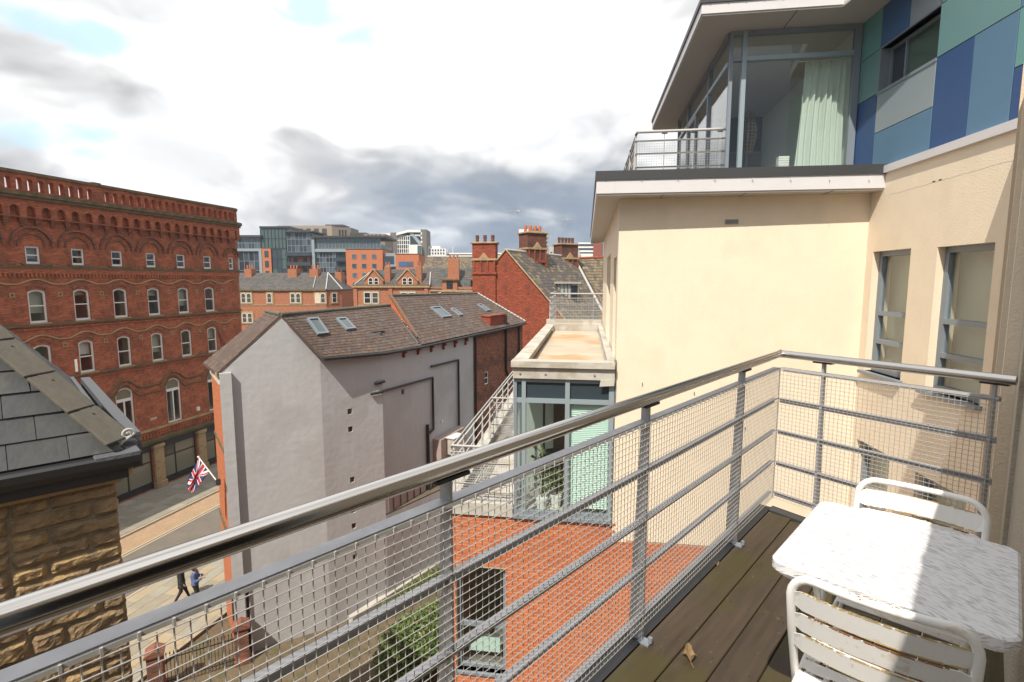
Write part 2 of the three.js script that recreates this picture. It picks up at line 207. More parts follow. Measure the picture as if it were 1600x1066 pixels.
// ---------- geometry helpers ----------
const V = (x, y, z) => new THREE.Vector3(x, y, z);
const used = {};
function numbered(n) { const k = used[n] = (used[n] ?? -1) + 1; return k ? `${n}_${String(k).padStart(3, '0')}` : n; }
const frame = (o, az) => new THREE.Matrix4().makeRotationY((90 - az) * D2R).setPosition(o[0], o[1], o[2]);   // local x runs along azimuth az, z faces the viewer's side
class MB {
  constructor(m) { this.p = []; this.n = []; this.t = []; this.m = m || null; }
  tri(a, b, c, na, nb, nc) {
    const n = V(0, 0, 0).crossVectors(b.clone().sub(a), c.clone().sub(a)).normalize();
    const ax = Math.abs(n.x), ay = Math.abs(n.y), az = Math.abs(n.z), q = [a, b, c], ns = [na || n, nb || n, nc || n];
    for (let i = 0; i < 3; i++) {
      let v = q[i], w = ns[i]; const uv = ay >= ax && ay >= az ? [v.x, v.z] : ax > az ? [v.z, v.y] : [v.x, v.y];
      this.t.push(uv[0] + (this.ou || 0), uv[1] + (this.ov || 0));
      if (this.m) { v = v.clone().applyMatrix4(this.m); w = w.clone().transformDirection(this.m); }
      this.p.push(v.x, v.y, v.z); this.n.push(w.x, w.y, w.z);
    }
    return this;
  }
  quad(a, b, c, d) { this.tri(a, b, c); this.tri(a, c, d); return this; }
  box(x0, x1, y0, y1, z0, z1) {
    const P = (i, j, k) => V(i ? x1 : x0, j ? y1 : y0, k ? z1 : z0);
    this.quad(P(0, 0, 1), P(1, 0, 1), P(1, 1, 1), P(0, 1, 1)).quad(P(1, 0, 0), P(0, 0, 0), P(0, 1, 0), P(1, 1, 0)).quad(P(1, 0, 1), P(1, 0, 0), P(1, 1, 0), P(1, 1, 1)).quad(P(0, 0, 0), P(0, 0, 1), P(0, 1, 1), P(0, 1, 0)).quad(P(0, 1, 1), P(1, 1, 1), P(1, 1, 0), P(0, 1, 0)).quad(P(0, 0, 0), P(1, 0, 0), P(1, 0, 1), P(0, 0, 1));
    return this;
  }
  cbox(x0, x1, y0, y1, z0, z1, c) {                   // box with chamfered edges
    const X = [x0, x1], Y = [y0, y1], Z = [z0, z1], s = [1, -1];
    const P = (i, j, k, a) => V(X[i] + (a !== 0 ? s[i] * c : 0), Y[j] + (a !== 1 ? s[j] * c : 0), Z[k] + (a !== 2 ? s[k] * c : 0));
    for (const i of [0, 1]) { const f = [P(i, 0, 0, 0), P(i, 1, 0, 0), P(i, 1, 1, 0), P(i, 0, 1, 0)]; this.quad(...(i ? f : f.reverse())); const g = [P(0, i, 0, 1), P(0, i, 1, 1), P(1, i, 1, 1), P(1, i, 0, 1)]; this.quad(...(i ? g : g.reverse())); const h = [P(0, 0, i, 2), P(1, 0, i, 2), P(1, 1, i, 2), P(0, 1, i, 2)]; this.quad(...(i ? h : h.reverse())); }
    for (const i of [0, 1]) for (const j of [0, 1]) {
      const e = (a, fl) => { this.quad(...(fl ? a : a.reverse())); };
      e([P(i, j, 0, 0), P(i, j, 0, 1), P(i, j, 1, 1), P(i, j, 1, 0)], i !== j); e([P(i, 0, j, 0), P(i, 1, j, 0), P(i, 1, j, 2), P(i, 0, j, 2)], i !== j); e([P(0, i, j, 1), P(0, i, j, 2), P(1, i, j, 2), P(1, i, j, 1)], i !== j);
    }
    for (const i of [0, 1]) for (const j of [0, 1]) for (const k of [0, 1]) { const q = [P(i, j, k, 0), P(i, j, k, 1), P(i, j, k, 2)]; if ((i + j + k) % 2 === 0) q.reverse(); this.tri(...q); }
    return this;
  }
  tube(pts, r, seg = 8, caps = true) {
    const n = pts.length, R = Array.isArray(r) ? r : pts.map(() => r), rings = [];
    let up = null;
    for (let i = 0; i < n; i++) {
      const d = (i === 0 ? pts[1].clone().sub(pts[0]) : i === n - 1 ? pts[i].clone().sub(pts[i - 1]) : pts[i + 1].clone().sub(pts[i]).normalize().add(pts[i].clone().sub(pts[i - 1]).normalize())).normalize();
      if (!up) up = Math.abs(d.y) < 0.9 ? V(0, 1, 0) : V(1, 0, 0);
      const s = V(0, 0, 0).crossVectors(d, up).normalize(); up = V(0, 0, 0).crossVectors(s, d).normalize();
      let k = 1; if (i > 0 && i < n - 1) { const a = pts[i].clone().sub(pts[i - 1]).normalize(); k = 1 / Math.max(.5, a.dot(d)); }
      rings.push([...Array(seg)].map((_, j) => { const a = j / seg * 2 * Math.PI, nn = s.clone().multiplyScalar(Math.cos(a)).add(up.clone().multiplyScalar(Math.sin(a))); return [pts[i].clone().addScaledVector(nn, R[i] * (i > 0 && i < n - 1 ? Math.min(k, 1.15) : 1)), nn]; }));
    }
    for (let i = 0; i < n - 1; i++) for (let j = 0; j < seg; j++) {
      const a = rings[i][j], b = rings[i][(j + 1) % seg], c = rings[i + 1][(j + 1) % seg], d = rings[i + 1][j];
      this.tri(a[0], c[0], b[0], a[1], c[1], b[1]); this.tri(a[0], d[0], c[0], a[1], d[1], c[1]);
    }
    if (caps) for (const [i, f] of [[0, 0], [n - 1, 1]]) for (let j = 1; j < seg - 1; j++) { const q = [rings[i][0][0], rings[i][j][0], rings[i][j + 1][0]]; if (f) q.reverse(); this.tri(...q); }
    return this;
  }
  bar(a, b, r) { return this.tube([a, b], r, 4, false); }
  prism(pts, z0, z1) {                                // polygon in x,y pulled along z
    const sh = pts.map(p => new THREE.Vector2(p[0], p[1])); if (THREE.ShapeUtils.isClockWise(sh)) sh.reverse();
    for (const [a, b, c] of THREE.ShapeUtils.triangulateShape(sh, [])) { const q = (i, z) => V(sh[i].x, sh[i].y, z); this.tri(q(a, z1), q(b, z1), q(c, z1)); this.tri(q(c, z0), q(b, z0), q(a, z0)); }
    for (let i = 0; i < sh.length; i++) { const p = sh[i], q = sh[(i + 1) % sh.length]; this.quad(V(p.x, p.y, z1), V(p.x, p.y, z0), V(q.x, q.y, z0), V(q.x, q.y, z1)); }
    return this;
  }
  hprism(pts, y0, y1) {                               // plan polygon in x,z pulled up
    const sh = pts.map(p => new THREE.Vector2(p[0], p[1])); if (THREE.ShapeUtils.isClockWise(sh)) sh.reverse();
    for (const [a, b, c] of THREE.ShapeUtils.triangulateShape(sh, [])) { const q = (i, y) => V(sh[i].x, y, sh[i].y); this.tri(q(c, y1), q(b, y1), q(a, y1)); this.tri(q(a, y0), q(b, y0), q(c, y0)); }
    for (let i = 0; i < sh.length; i++) { const p = sh[i], q = sh[(i + 1) % sh.length]; this.quad(V(p.x, y0, p.y), V(p.x, y1, p.y), V(q.x, y1, q.y), V(q.x, y0, q.y)); }
    return this;
  }
  slab(pts, t) {                                      // 3-D polygon fan with thickness t downwards
    const n = pts.length, lo = pts.map(p => V(p.x, p.y - t, p.z));
    for (let i = 1; i < n - 1; i++) { this.tri(pts[0], pts[i], pts[i + 1]); this.tri(lo[0], lo[i + 1], lo[i]); }
    for (let i = 0; i < n; i++) { const j = (i + 1) % n; this.quad(pts[i], lo[i], lo[j], pts[j]); }
    return this;
  }
  add(g, m) {
    const q = g.index ? g.toNonIndexed() : g, P = q.attributes.position, T = q.attributes.uv, N = q.attributes.normal, mm = this.m ? (m ? this.m.clone().multiply(m) : this.m) : m;
    for (let i = 0; i < P.count; i++) { let v = V(P.getX(i), P.getY(i), P.getZ(i)), w = V(N.getX(i), N.getY(i), N.getZ(i)); if (mm) { v.applyMatrix4(mm); w.transformDirection(mm); } this.p.push(v.x, v.y, v.z); this.n.push(w.x, w.y, w.z); T ? this.t.push(T.getX(i), T.getY(i)) : this.t.push(0, 0); }
    return this;
  }
  geo() { const g = new THREE.BufferGeometry(); g.setAttribute('position', new THREE.Float32BufferAttribute(this.p, 3)); g.setAttribute('normal', new THREE.Float32BufferAttribute(this.n, 3)); g.setAttribute('uv', new THREE.Float32BufferAttribute(this.t, 2)); return g; }
  build(name, mat, parent, o) { return put(name, this.geo(), mat, parent, o); }
}
function put(name, geo, mat, parent, o = {}) {
  const m = new THREE.Mesh(geo, mat); m.name = (parent || scene) === scene ? numbered(name) : name; m.castShadow = m.receiveShadow = true;
  if (o.kind) m.userData.kind = o.kind; if (o.label) m.userData.label = o.label; if (o.category) m.userData.category = o.category; if (o.group) m.userData.group = o.group;
  (parent || scene).add(m); return m;
}
function thing(name, label, category, pos = [0, 0, 0], az = 90, group) { const g = new THREE.Group(); g.name = numbered(name); g.userData = { label, category }; if (group) g.userData.group = group; g.position.set(...pos); g.rotation.y = (90 - az) * D2R; scene.add(g); return g; }
const rel = (g, o, az) => { g.updateMatrix(); return g.matrix.clone().invert().multiply(frame(o, az)); };   // a second frame inside a thing
const box = (name, mat, parent, b, m, o) => new MB(m).box(...b).build(name, mat, parent, o);
function extr(outer, holes, depth) { const s = new THREE.Shape(outer.map(p => new THREE.Vector2(...p))); for (const h of holes) s.holes.push(new THREE.Path(h.map(p => new THREE.Vector2(...p)))); return new THREE.ExtrudeGeometry(s, { depth, bevelEnabled: false, curveSegments: 8 }); }
const rect = (x0, x1, y0, y1) => [[x0, y0], [x1, y0], [x1, y1], [x0, y1]];
function arched(x0, x1, y0, y1, rise, n = 10) { if (!rise) return rect(x0, x1, y0, y1); const p = [[x0, y0], [x1, y0]]; const w = (x1 - x0) / 2, R = (w * w + rise * rise) / (2 * rise), cy = y1 - R, a = Math.asin(Math.min(1, w / R)) * (rise > w ? 1 : 1), A = rise >= w ? Math.PI / 2 : a; for (let i = 0; i <= n; i++) { const t = A - 2 * A * i / n; p.push([(x0 + x1) / 2 + R * Math.sin(t), cy + R * Math.cos(t)]); } return p; }
// a window: frame mesh with panes as children. v and h are fractions where glazing bars stand
const winCache = {};
function win(parent, m, x, y, w, h, o = {}) {
  const fw = o.fw ?? .06, d = o.d ?? .07, bw = o.bw ?? fw * .7, key = JSON.stringify([w, h, fw, d, bw, o.v, o.h, o.arch, o.sill]);
  const c = winCache[key] ??= (() => {
    const vs = [0, ...(o.v || []), 1].map(t => t * w), hs = [0, ...(o.h || []), 1].map(t => t * h), holes = [], panes = [];
    for (let i = 0; i < vs.length - 1; i++) for (let j = 0; j < hs.length - 1; j++) {
      const x0 = vs[i] + (i ? bw / 2 : fw), x1 = vs[i + 1] - (i < vs.length - 2 ? bw / 2 : fw), y0 = hs[j] + (j ? bw / 2 : fw * (o.bot || 1)), y1 = hs[j + 1] - (j < hs.length - 2 ? bw / 2 : fw);
      const top = j === hs.length - 2 && vs.length === 2 ? o.arch || 0 : 0;
      holes.push(arched(x0, x1, y0, y1, top)); panes.push(arched(x0 - .005, x1 + .005, y0 - .005, y1 + .005, top));
    }
    const mb = new MB().add(extr(arched(0, w, 0, h, o.arch || 0), holes, d));
    return { f: mb.geo(), p: panes.map(q => new MB().add(extr(q, [], .012), new THREE.Matrix4().makeTranslation(0, 0, d * .35)).geo()) };
  })();
  const f = put(o.name || 'window', c.f, o.fm || M.white, parent); f.applyMatrix4((m ? m.clone() : new THREE.Matrix4()).multiply(new THREE.Matrix4().makeTranslation(x, y, o.z ?? -.12)));
  const pms = o.pm || M.darkGlass; c.p.forEach((g, i) => put('pane', g, Array.isArray(pms) ? pms[i % pms.length] : pms, f));
  return f;
}
// overlapping slates between a top and a bottom line; keep(t, s) leaves some out
function slates(top, bot, cols, rows, mats, parent, o = {}) {
  const mbs = mats.map(() => new MB()), th = o.th ?? .012;
  for (let r = 0; r < rows; r++) {
    const s0 = r / rows, s1 = Math.min(1.0, (r + 1) / rows + (o.lap ?? .25) / rows);
    for (let k = -1; k < cols; k++) {
      const t0 = clamp((k + (r % 2 ? .5 : 0)) / cols), t1 = clamp((k + 1 + (r % 2 ? .5 : 0)) / cols); if (t1 - t0 < .15 / cols) continue;
      if (o.keep && !o.keep((t0 + t1) / 2, s0 + .5 / rows)) continue;
      const g = .006 / Math.max(1, top(0).distanceTo(top(1))), P = (t, s) => bot(t).lerp(top(t), s), a = P(t0 + g, s0), b = P(t1 - g, s0), c = P(t1 - g, s1), d = P(t0 + g, s1);
      const n = V(0, 0, 0).crossVectors(b.clone().sub(a), d.clone().sub(a)).normalize(); if (n.y < 0) n.negate();
      const l = th * rr(1.0, 1.9), up = q => q.addScaledVector(n, l), dn = q => q.clone().addScaledVector(n, .001);
      const A = up(a.clone()), B = up(b.clone()), A0 = dn(a), B0 = dn(b), C = dn(c), Dd = dn(d), mb = mbs[Math.floor(rnd() * mats.length)];
      mb.ou = rr(0, 5); mb.ov = rr(0, 5);
      mb.quad(A, B, C, Dd).quad(A0, B0, B, A).quad(A0, A, Dd, dn(d)).quad(B, B0, C, dn(c));
    }
  }
  mbs.forEach((mb, i) => mb.p.length && mb.build('roof_slates', mats[i], parent, { kind: 'stuff' }));
}
const lerpL = (a, b) => t => a.clone().lerp(b, t);

// ---------- the setting: ground, street, pavements ----------
const FO = [-25.824, 0, -32.811], FAZ = 14.6, FM = frame(FO, FAZ);   // the warehouse front: x along the street, z out over the pavement
{
  const g = new MB().quad(V(-1400, -.16, 300), V(1400, -.16, 300), V(1400, -.16, -1400), V(-1400, -.16, -1400)); g.build('ground', M.soil, scene, { kind: 'structure' });
  new MB(FM).box(-60, 90, -.15, -.12, 6.25, 10.3).build('road', M.asphalt, scene, { kind: 'structure' });
  new MB(FM).box(-60, 90, -.15, -.115, 4.52, 6.2).build('loading_strip', M.setts, scene, { kind: 'structure' });
  const lines = new MB(FM); for (const z of [6.2, 6.42]) lines.box(-60, 90, -.13, -.112, z, z + .07); lines.build('road_line', M.paleMark, scene, { kind: 'structure' });
  for (const [z0, n] of [[4.4, 'kerb'], [10.28, 'kerb']]) { const k = new THREE.Group(); k.name = numbered(n); k.userData.kind = 'structure'; scene.add(k); for (let i = -14; i < 14; i++) new MB(FM).cbox(i * .95, i * .95 + .94, -.14, .012, z0, z0 + .13, .012).build('kerbstone', M.kerb, k); new MB(FM).box(-60, -13.31, -.14, .01, z0, z0 + .13).box(13.31, 90, -.14, .01, z0, z0 + .13).build('far_kerb', M.kerb, k); }
  const pave = (name, z0, z1, u0, u1, w, l, mats) => {
    const p = new THREE.Group(); p.name = numbered(name); p.userData.kind = 'structure'; scene.add(p);
    new MB(FM).box(-60, 90, -.14, -.02, z0, z1).build('bedding', M.asphalt, p);
    let r = 0; for (let z = z0; z < z1 - .1; z += w, r++) for (let u = u0 - (r % 2) * l * .5; u < u1;) { const L = l * rr(.7, 1.25); const mb = new MB(FM); mb.ou = rr(0, 9); mb.ov = rr(0, 9); mb.cbox(u + .006, u + L - .006, -.05, rr(-.003, .004), z + .006, Math.min(z1, z + w) - .006, .008).build('paving_slab', mats[Math.floor(rnd() * mats.length)], p); u += L; }
    new MB(FM).box(-60, u0 - l, -.05, 0, z0, z1).box(u1 + l * 1.3, 90, -.05, 0, z0, z1).build('far_paving', mats[0], p);
  };
  pave('pavement', 0, 4.4, -3, 12, .72, 1.0, [M.flagGrey, M.flagGrey, M.flagC]);
  pave('pavement', 10.42, 15.6, -14, 0, .62, .95, [M.flagA, M.flagB, M.flagC, M.flagA]);
  const c = new MB().hprism([[-13.2, -17.6], [-10.2, -19.2], [-7.6, -20.75], [-5.6, -22.5], [0, -34], [6, -34], [9, -9], [3, -3], [-3, 4], [-14, -4]], -.14, -.015); c.build('courtyard', M.soil, scene, { kind: 'structure' });
}

// ---------- brick warehouse across the street ----------
{
  const t = thing('brick_warehouse', 'long red brick warehouse of five storeys with arcaded parapet, across the street at left', 'building', FO, FAZ);
  const P = 2.405, C = i => -3.31 + P * i, U0 = -9, U1 = 11.45, RC = 1.1, holes = [];
  const R1 = [], R2 = [], R3 = [], R4 = [], SH = [];
  for (let i = -2; i <= 6; i++) R1.push([C(i) - (i === 6 ? .24 : .36), i === 6 ? .48 : .72, 15.46, .97]);
  for (let i = -2; i <= 5; i++) { R2.push([C(i) - .46, .92, 12.14, 1.9]); R3.push([C(i) - .45, .9, 8.93, 2.0]); }
  for (let i = -2; i <= 2; i++) R4.push([1.24 + 3.67 * i - .6, 1.2, 4.33, 3.2]);
  for (let i = -3; i <= 2; i++) SH.push([3.3 + 3.67 * i + .42, 2.83, .05, 3.1]);
  for (const [x, w, y, h] of R1) holes.push(rect(x, x + w, y, y + h));
  for (const [x, w, y, h] of [...R2, ...R3]) holes.push(arched(x, x + w, y, y + h, .13));
  for (const [x, w, y, h] of R4) holes.push(arched(x, x + w, y, y + h, .28));
  for (const [x, w, y, h] of SH) holes.push(rect(x, x + w, y, y + h));
  put('wall', new MB().add(extr(rect(U0, U1, 0, 19.3), holes, .5), new THREE.Matrix4().makeTranslation(0, 0, -.5)).geo(), M.redBrick, t);
  box('back_wall', M.room, t, [U0 + .3, U1 - .36, 0, 18.9, -6.1, -6]); for (const y of [-.1, 3.6, 8.2, 11.5, 14.85]) box('storey_floor', M.carpet, t, [U0 + .3, U1 - .36, y, y + .14, -6, -.5]); for (let i = -2; i < 6; i++) box('partition', M.room, t, [C(i) + 1.15, C(i) + 1.25, 3.74, 18.9, -5.99, -.52]);
  new MB().box(U1 + RC - .35, U1 + RC, 0, 19.3, -14, -RC).box(-30, U0, 0, 20.4, -14, -.02).box(U0, U1, 18.9, 19.25, -14, -.5).build('side_wall', M.redBrick, t);  // left end runs on out of view to shade the far pavement
  const arc = (name, mat, y0, y1, zo, zi = -.3, a0 = 0, a1 = 90) => { const p = [], n = Math.max(2, Math.round((a1 - a0) / 9)); for (let i = 0; i <= n; i++) { const a = (a0 + (a1 - a0) * i / n) * D2R; p.push([U1 + (RC + zo) * Math.sin(a), -RC + (RC + zo) * Math.cos(a)]); } for (let i = n; i >= 0; i--) { const a = (a0 + (a1 - a0) * i / n) * D2R; p.push([U1 + (RC + zi) * Math.sin(a), -RC + (RC + zi) * Math.cos(a)]); } return new MB().hprism(p, y0, y1).build(name, mat, t); };
  arc('corner_wall', M.redBrick, 0, 19.3, 0, -.5);
  const pm = [M.glass, M.glass], blindIn = (x, y, w, h, k) => box('window_blind', [M.blind, M.white, M.blind][k % 3], t, [x - .02, x + w + .02, y + h * [.55, .72, .3, .8][k % 4], y + h + .02, -.42, -.4]);
  R1.forEach(([x, w, y, h], i) => win(t, null, x, y, w, h, { fw: .085, h: [.5], bw: .06, bot: 1.5, z: -.13, pm: M.glass }));
  R2.forEach(([x, w, y, h], i) => win(t, null, x, y, w, h, { fw: .095, h: [.52], bw: .06, bot: 1.5, arch: .13, z: -.14, pm: M.glass })); R2.forEach(([x, w, y, h], i) => i % 3 !== 1 && blindIn(x, y, w, h, i)); R3.forEach(([x, w, y, h], i) => i % 2 && blindIn(x, y, w, h, i + 1)); R1.forEach(([x, w, y, h], i) => i % 3 === 2 && blindIn(x, y, w, h, i));
  R3.forEach(([x, w, y, h], i) => win(t, null, x, y, w, h, { fw: .095, h: [.5], bw: .06, bot: 1.5, arch: .13, z: -.14, pm: M.glass }));
  R4.forEach(([x, w, y, h], i) => {
    win(t, null, x, y, w, h * .74, { fw: .1, v: [.5], bw: .09, z: -.16, pm: M.glass }); win(t, null, x, y + h * .74, w, h * .26, { fw: .1, arch: .28, z: -.16, pm: M.shopGlass });
  });
  const bar = (mat, name, y0, y1, z, x0 = U0, x1 = U1) => { arc(name, mat, y0, y1, z); return box(name, mat, t, [x0, x1, y0, y1, -.02, z]); };
  bar(M.darkStone, 'string_course', 15.22, 15.36, .1); bar(M.redBrick, 'brick_band', 14.93, 15.22, .07);
  { const d = new MB(); for (let x = U0; x < U1; x += .21) d.box(x, x + .11, 14.72, 14.93, -.02, .07); d.build('dentil_course', M.redBrick, t); }
  bar(M.darkStone, 'sill_course', 11.98, 12.12, .1); bar(M.redBrick, 'brick_band', 11.78, 11.86, .05);
  bar(M.darkStone, 'sill_course', 8.79, 8.92, .1); bar(M.redBrick, 'brick_band', 8.55, 8.63, .05);
  bar(M.dressed, 'sill_course', 4.16, 4.32, .12); bar(M.redBrick, 'brick_band', 3.98, 4.08, .06);
  { const d = new MB(); for (let x = U0; x < U1; x += .24) d.box(x, x + .13, 3.72, 3.95, -.02, .07); d.build('dentil_course', M.redBrick, t); }
  bar(M.darkStone, 'shop_cornice', 3.42, 3.58, .28); bar(M.darkStone, 'shop_cornice', 3.28, 3.42, .18); bar(M.black, 'shop_fascia', 3.12, 3.28, .05);
  for (const [x, w, y] of R1) box('sill', M.darkStone, t, [x - .22, x + w + .5, y - .1, y, -.02, .13]);
  for (const [x, w, y] of [...R2, ...R3]) box('sill', M.dressed, t, [x - .1, x + w + .1, y - .05, y + .03, -.15, .11]);
  // wavy hood moulds
  const wave = (lo, hi, cs, hw, x0, x1, mat, r) => { const pts = []; for (let x = x0; x <= x1; x += .1) { let f = 0; for (const c of cs) { const q = Math.abs(x - c) / hw; if (q < 1) f = Math.max(f, Math.cos(q * Math.PI / 2) ** 1.4); } pts.push(V(x, lo + (hi - lo) * f, .03)); } new MB().tube(pts, r, 6).build('hood_mould', mat, t); };
  const cols = [...Array(8)].map((_, i) => C(i - 2)), c4 = [...Array(5)].map((_, i) => 1.24 + 3.67 * (i - 2));
  wave(14.33, 14.6, [...cols, C(6)], .95, U0, U1, M.dressed, .05); wave(11.15, 11.46, [...cols, C(6)], .95, U0, U1, M.dressed, .05);
  wave(7.35, 8.0, c4, 1.15, U0, U1, M.darkStone, .07); wave(6.85, 7.75, c4, .95, U0, U1, M.darkStone, .05);
  // relieving arches
  const ring = (mb, cx, cy, r0, r1, z1, a0 = 0, a1 = Math.PI, n = 18) => { for (let i = 0; i < n; i++) { const p = a => [Math.cos(a), Math.sin(a)], A = p(a0 + (a1 - a0) * i / n), B = p(a0 + (a1 - a0) * (i + 1) / n); mb.prism([[cx + A[0] * r0, cy + A[1] * r0], [cx + A[0] * r1, cy + A[1] * r1], [cx + B[0] * r1, cy + B[1] * r1], [cx + B[0] * r0, cy + B[1] * r0]], -.02, z1); } };
  for (let i = -2; i <= 6; i++) { const k = i === 6 ? .75 : 1; const a = new MB(); ring(a, C(i), 16.45, .98 * k, 1.1 * k, .11); a.build('arch_hood', M.brownBrick, t); const b = new MB(); ring(b, C(i), 16.45, .62 * k, .74 * k, .06); b.build('arch_ring', M.brownBrick, t); }
  for (const c of cols) for (const y of [13.62, 10.5]) { const b = new MB(); ring(b, c, y, .62, .74, .05, .75, Math.PI - .75, 8); b.build('arch_ring', M.brownBrick, t); }
  for (let i = -2; i < 6; i++) for (const y of [13.62, 10.64]) { const x = C(i) + P / 2 - .13; new MB().add(extr(rect(x, x + .26, y, y + .26), [rect(x + .06, x + .2, y + .06, y + .2)], .04)).build('vent_block', M.dressed, t); box('vent_recess', M.brownBrick, t, [x + .06, x + .2, y + .06, y + .2, .001, .012]); }
  // corbel table
  const CW = .775, ch = []; for (let k = -7; k <= 20; k++) { const c = -.235 + CW * k; if (c > U0 + .3 && c < U1 - .25) ch.push(arched(c - .22, c + .22, 18.02, 18.6, .22, 8)); }
  put('corbel_table', new MB().add(extr(rect(U0, U1, 17.95, 18.95), ch, .26), new THREE.Matrix4().makeTranslation(0, 0, -.02)).geo(), M.redBrick, t);
  { const d = new MB(); for (let k = -7; k <= 21; k++) { const c = -.235 + CW * (k - .5); if (c < U0 + .3 || c > U1) continue; [[.17, 17.85, .2], [.14, 17.74, .15], [.11, 17.63, .1], [.08, 17.5, .06]].forEach(([w, y, z]) => d.box(c - w, c + w, y, y + .11, -.02, z)); } d.build('corbels', M.brownBrick, t); }
  box('cornice', M.darkStone, t, [U0, U1, 18.95, 19.12, -.3, .36]); box('cornice', M.darkStone, t, [U0, U1, 19.12, 19.3, -.3, .46]); arc('cornice', M.darkStone, 18.95, 19.12, .36); arc('cornice', M.darkStone, 19.12, 19.3, .46);
  arc('corbel_table', M.redBrick, 18.6, 18.95, .24); for (let a = 8; a < 90; a += 40) arc('corbel_pier', M.redBrick, 17.95, 18.6, .24, -.02, a, a + 18); arc('parapet', M.redBrick, 19.3, 19.46, .1, -.24); arc('parapet', M.redBrick, 20.06, 20.3, .1, -.24); for (let a = 6; a < 90; a += 28) arc('parapet_pier', M.redBrick, 19.46, 20.06, .1, -.24, a, a + 14); arc('coping', M.darkStone, 20.3, 20.46, .18, -.3);
  const oh = []; for (let k = -9; k <= 29; k++) { const c = -4.22 + .533 * (k + 0); if (c < U0 + .3 || c > U1 - .2 || k === 9) continue; oh.push(arched(c - .14, c + .14, 19.45, 20.08, .14, 6)); }
  put('parapet', new MB().add(extr(rect(U0, U1, 19.3, 20.3), oh, .34), new THREE.Matrix4().makeTranslation(0, 0, -.24)).geo(), M.redBrick, t);
  box('coping', M.darkStone, t, [U0, U1, 20.3, 20.46, -.3, .18]); box('coping', M.darkStone, t, [.25, .75, 20.46, 20.53, -.26, .14]);
  // ground floor shops
  for (let i = -3; i <= 2; i++) {
    const c = 3.3 + 3.67 * i, q = new MB(); q.cbox(c - .37, c + .37, .45, 2.85, -.3, .16, .03).cbox(c - .44, c + .44, -.01, .45, -.3, .24, .04).cbox(c - .44, c + .44, 2.85, 3.12, -.3, .24, .05); q.build('pilaster', M.dressed, t);
    const s = SH[i + 3]; if (s) { win(t, null, s[0], .42, s[1], 2.35, { fw: .07, v: [.38], h: [.66], bw: .08, fm: M.black, pm: [M.shopGlass, M.darkGlass2, M.shopGlass], z: -.2, name: 'shop_window' }); box('stall_riser', M.black, t, [s[0], s[0] + s[1], .05, .42, -.25, -.08]); box('shop_head', M.black, t, [s[0], s[0] + s[1], 2.77, 3.12, -.25, -.06]); box('window_blind', M.blind, t, [s[0] + .1, s[0] + s[1] * (i % 2 ? .95 : .6), .5, 2.7, -.75, -.73]); }
  }
  box('sign_plate', M.facade, t, [2.9, 3.4, 4.9, 5.06, 0, .03]); box('alarm_box', M.white, t, [6.75, 6.98, 4.66, 4.95, 0, .12], null, { label: 'small white alarm box' });
}

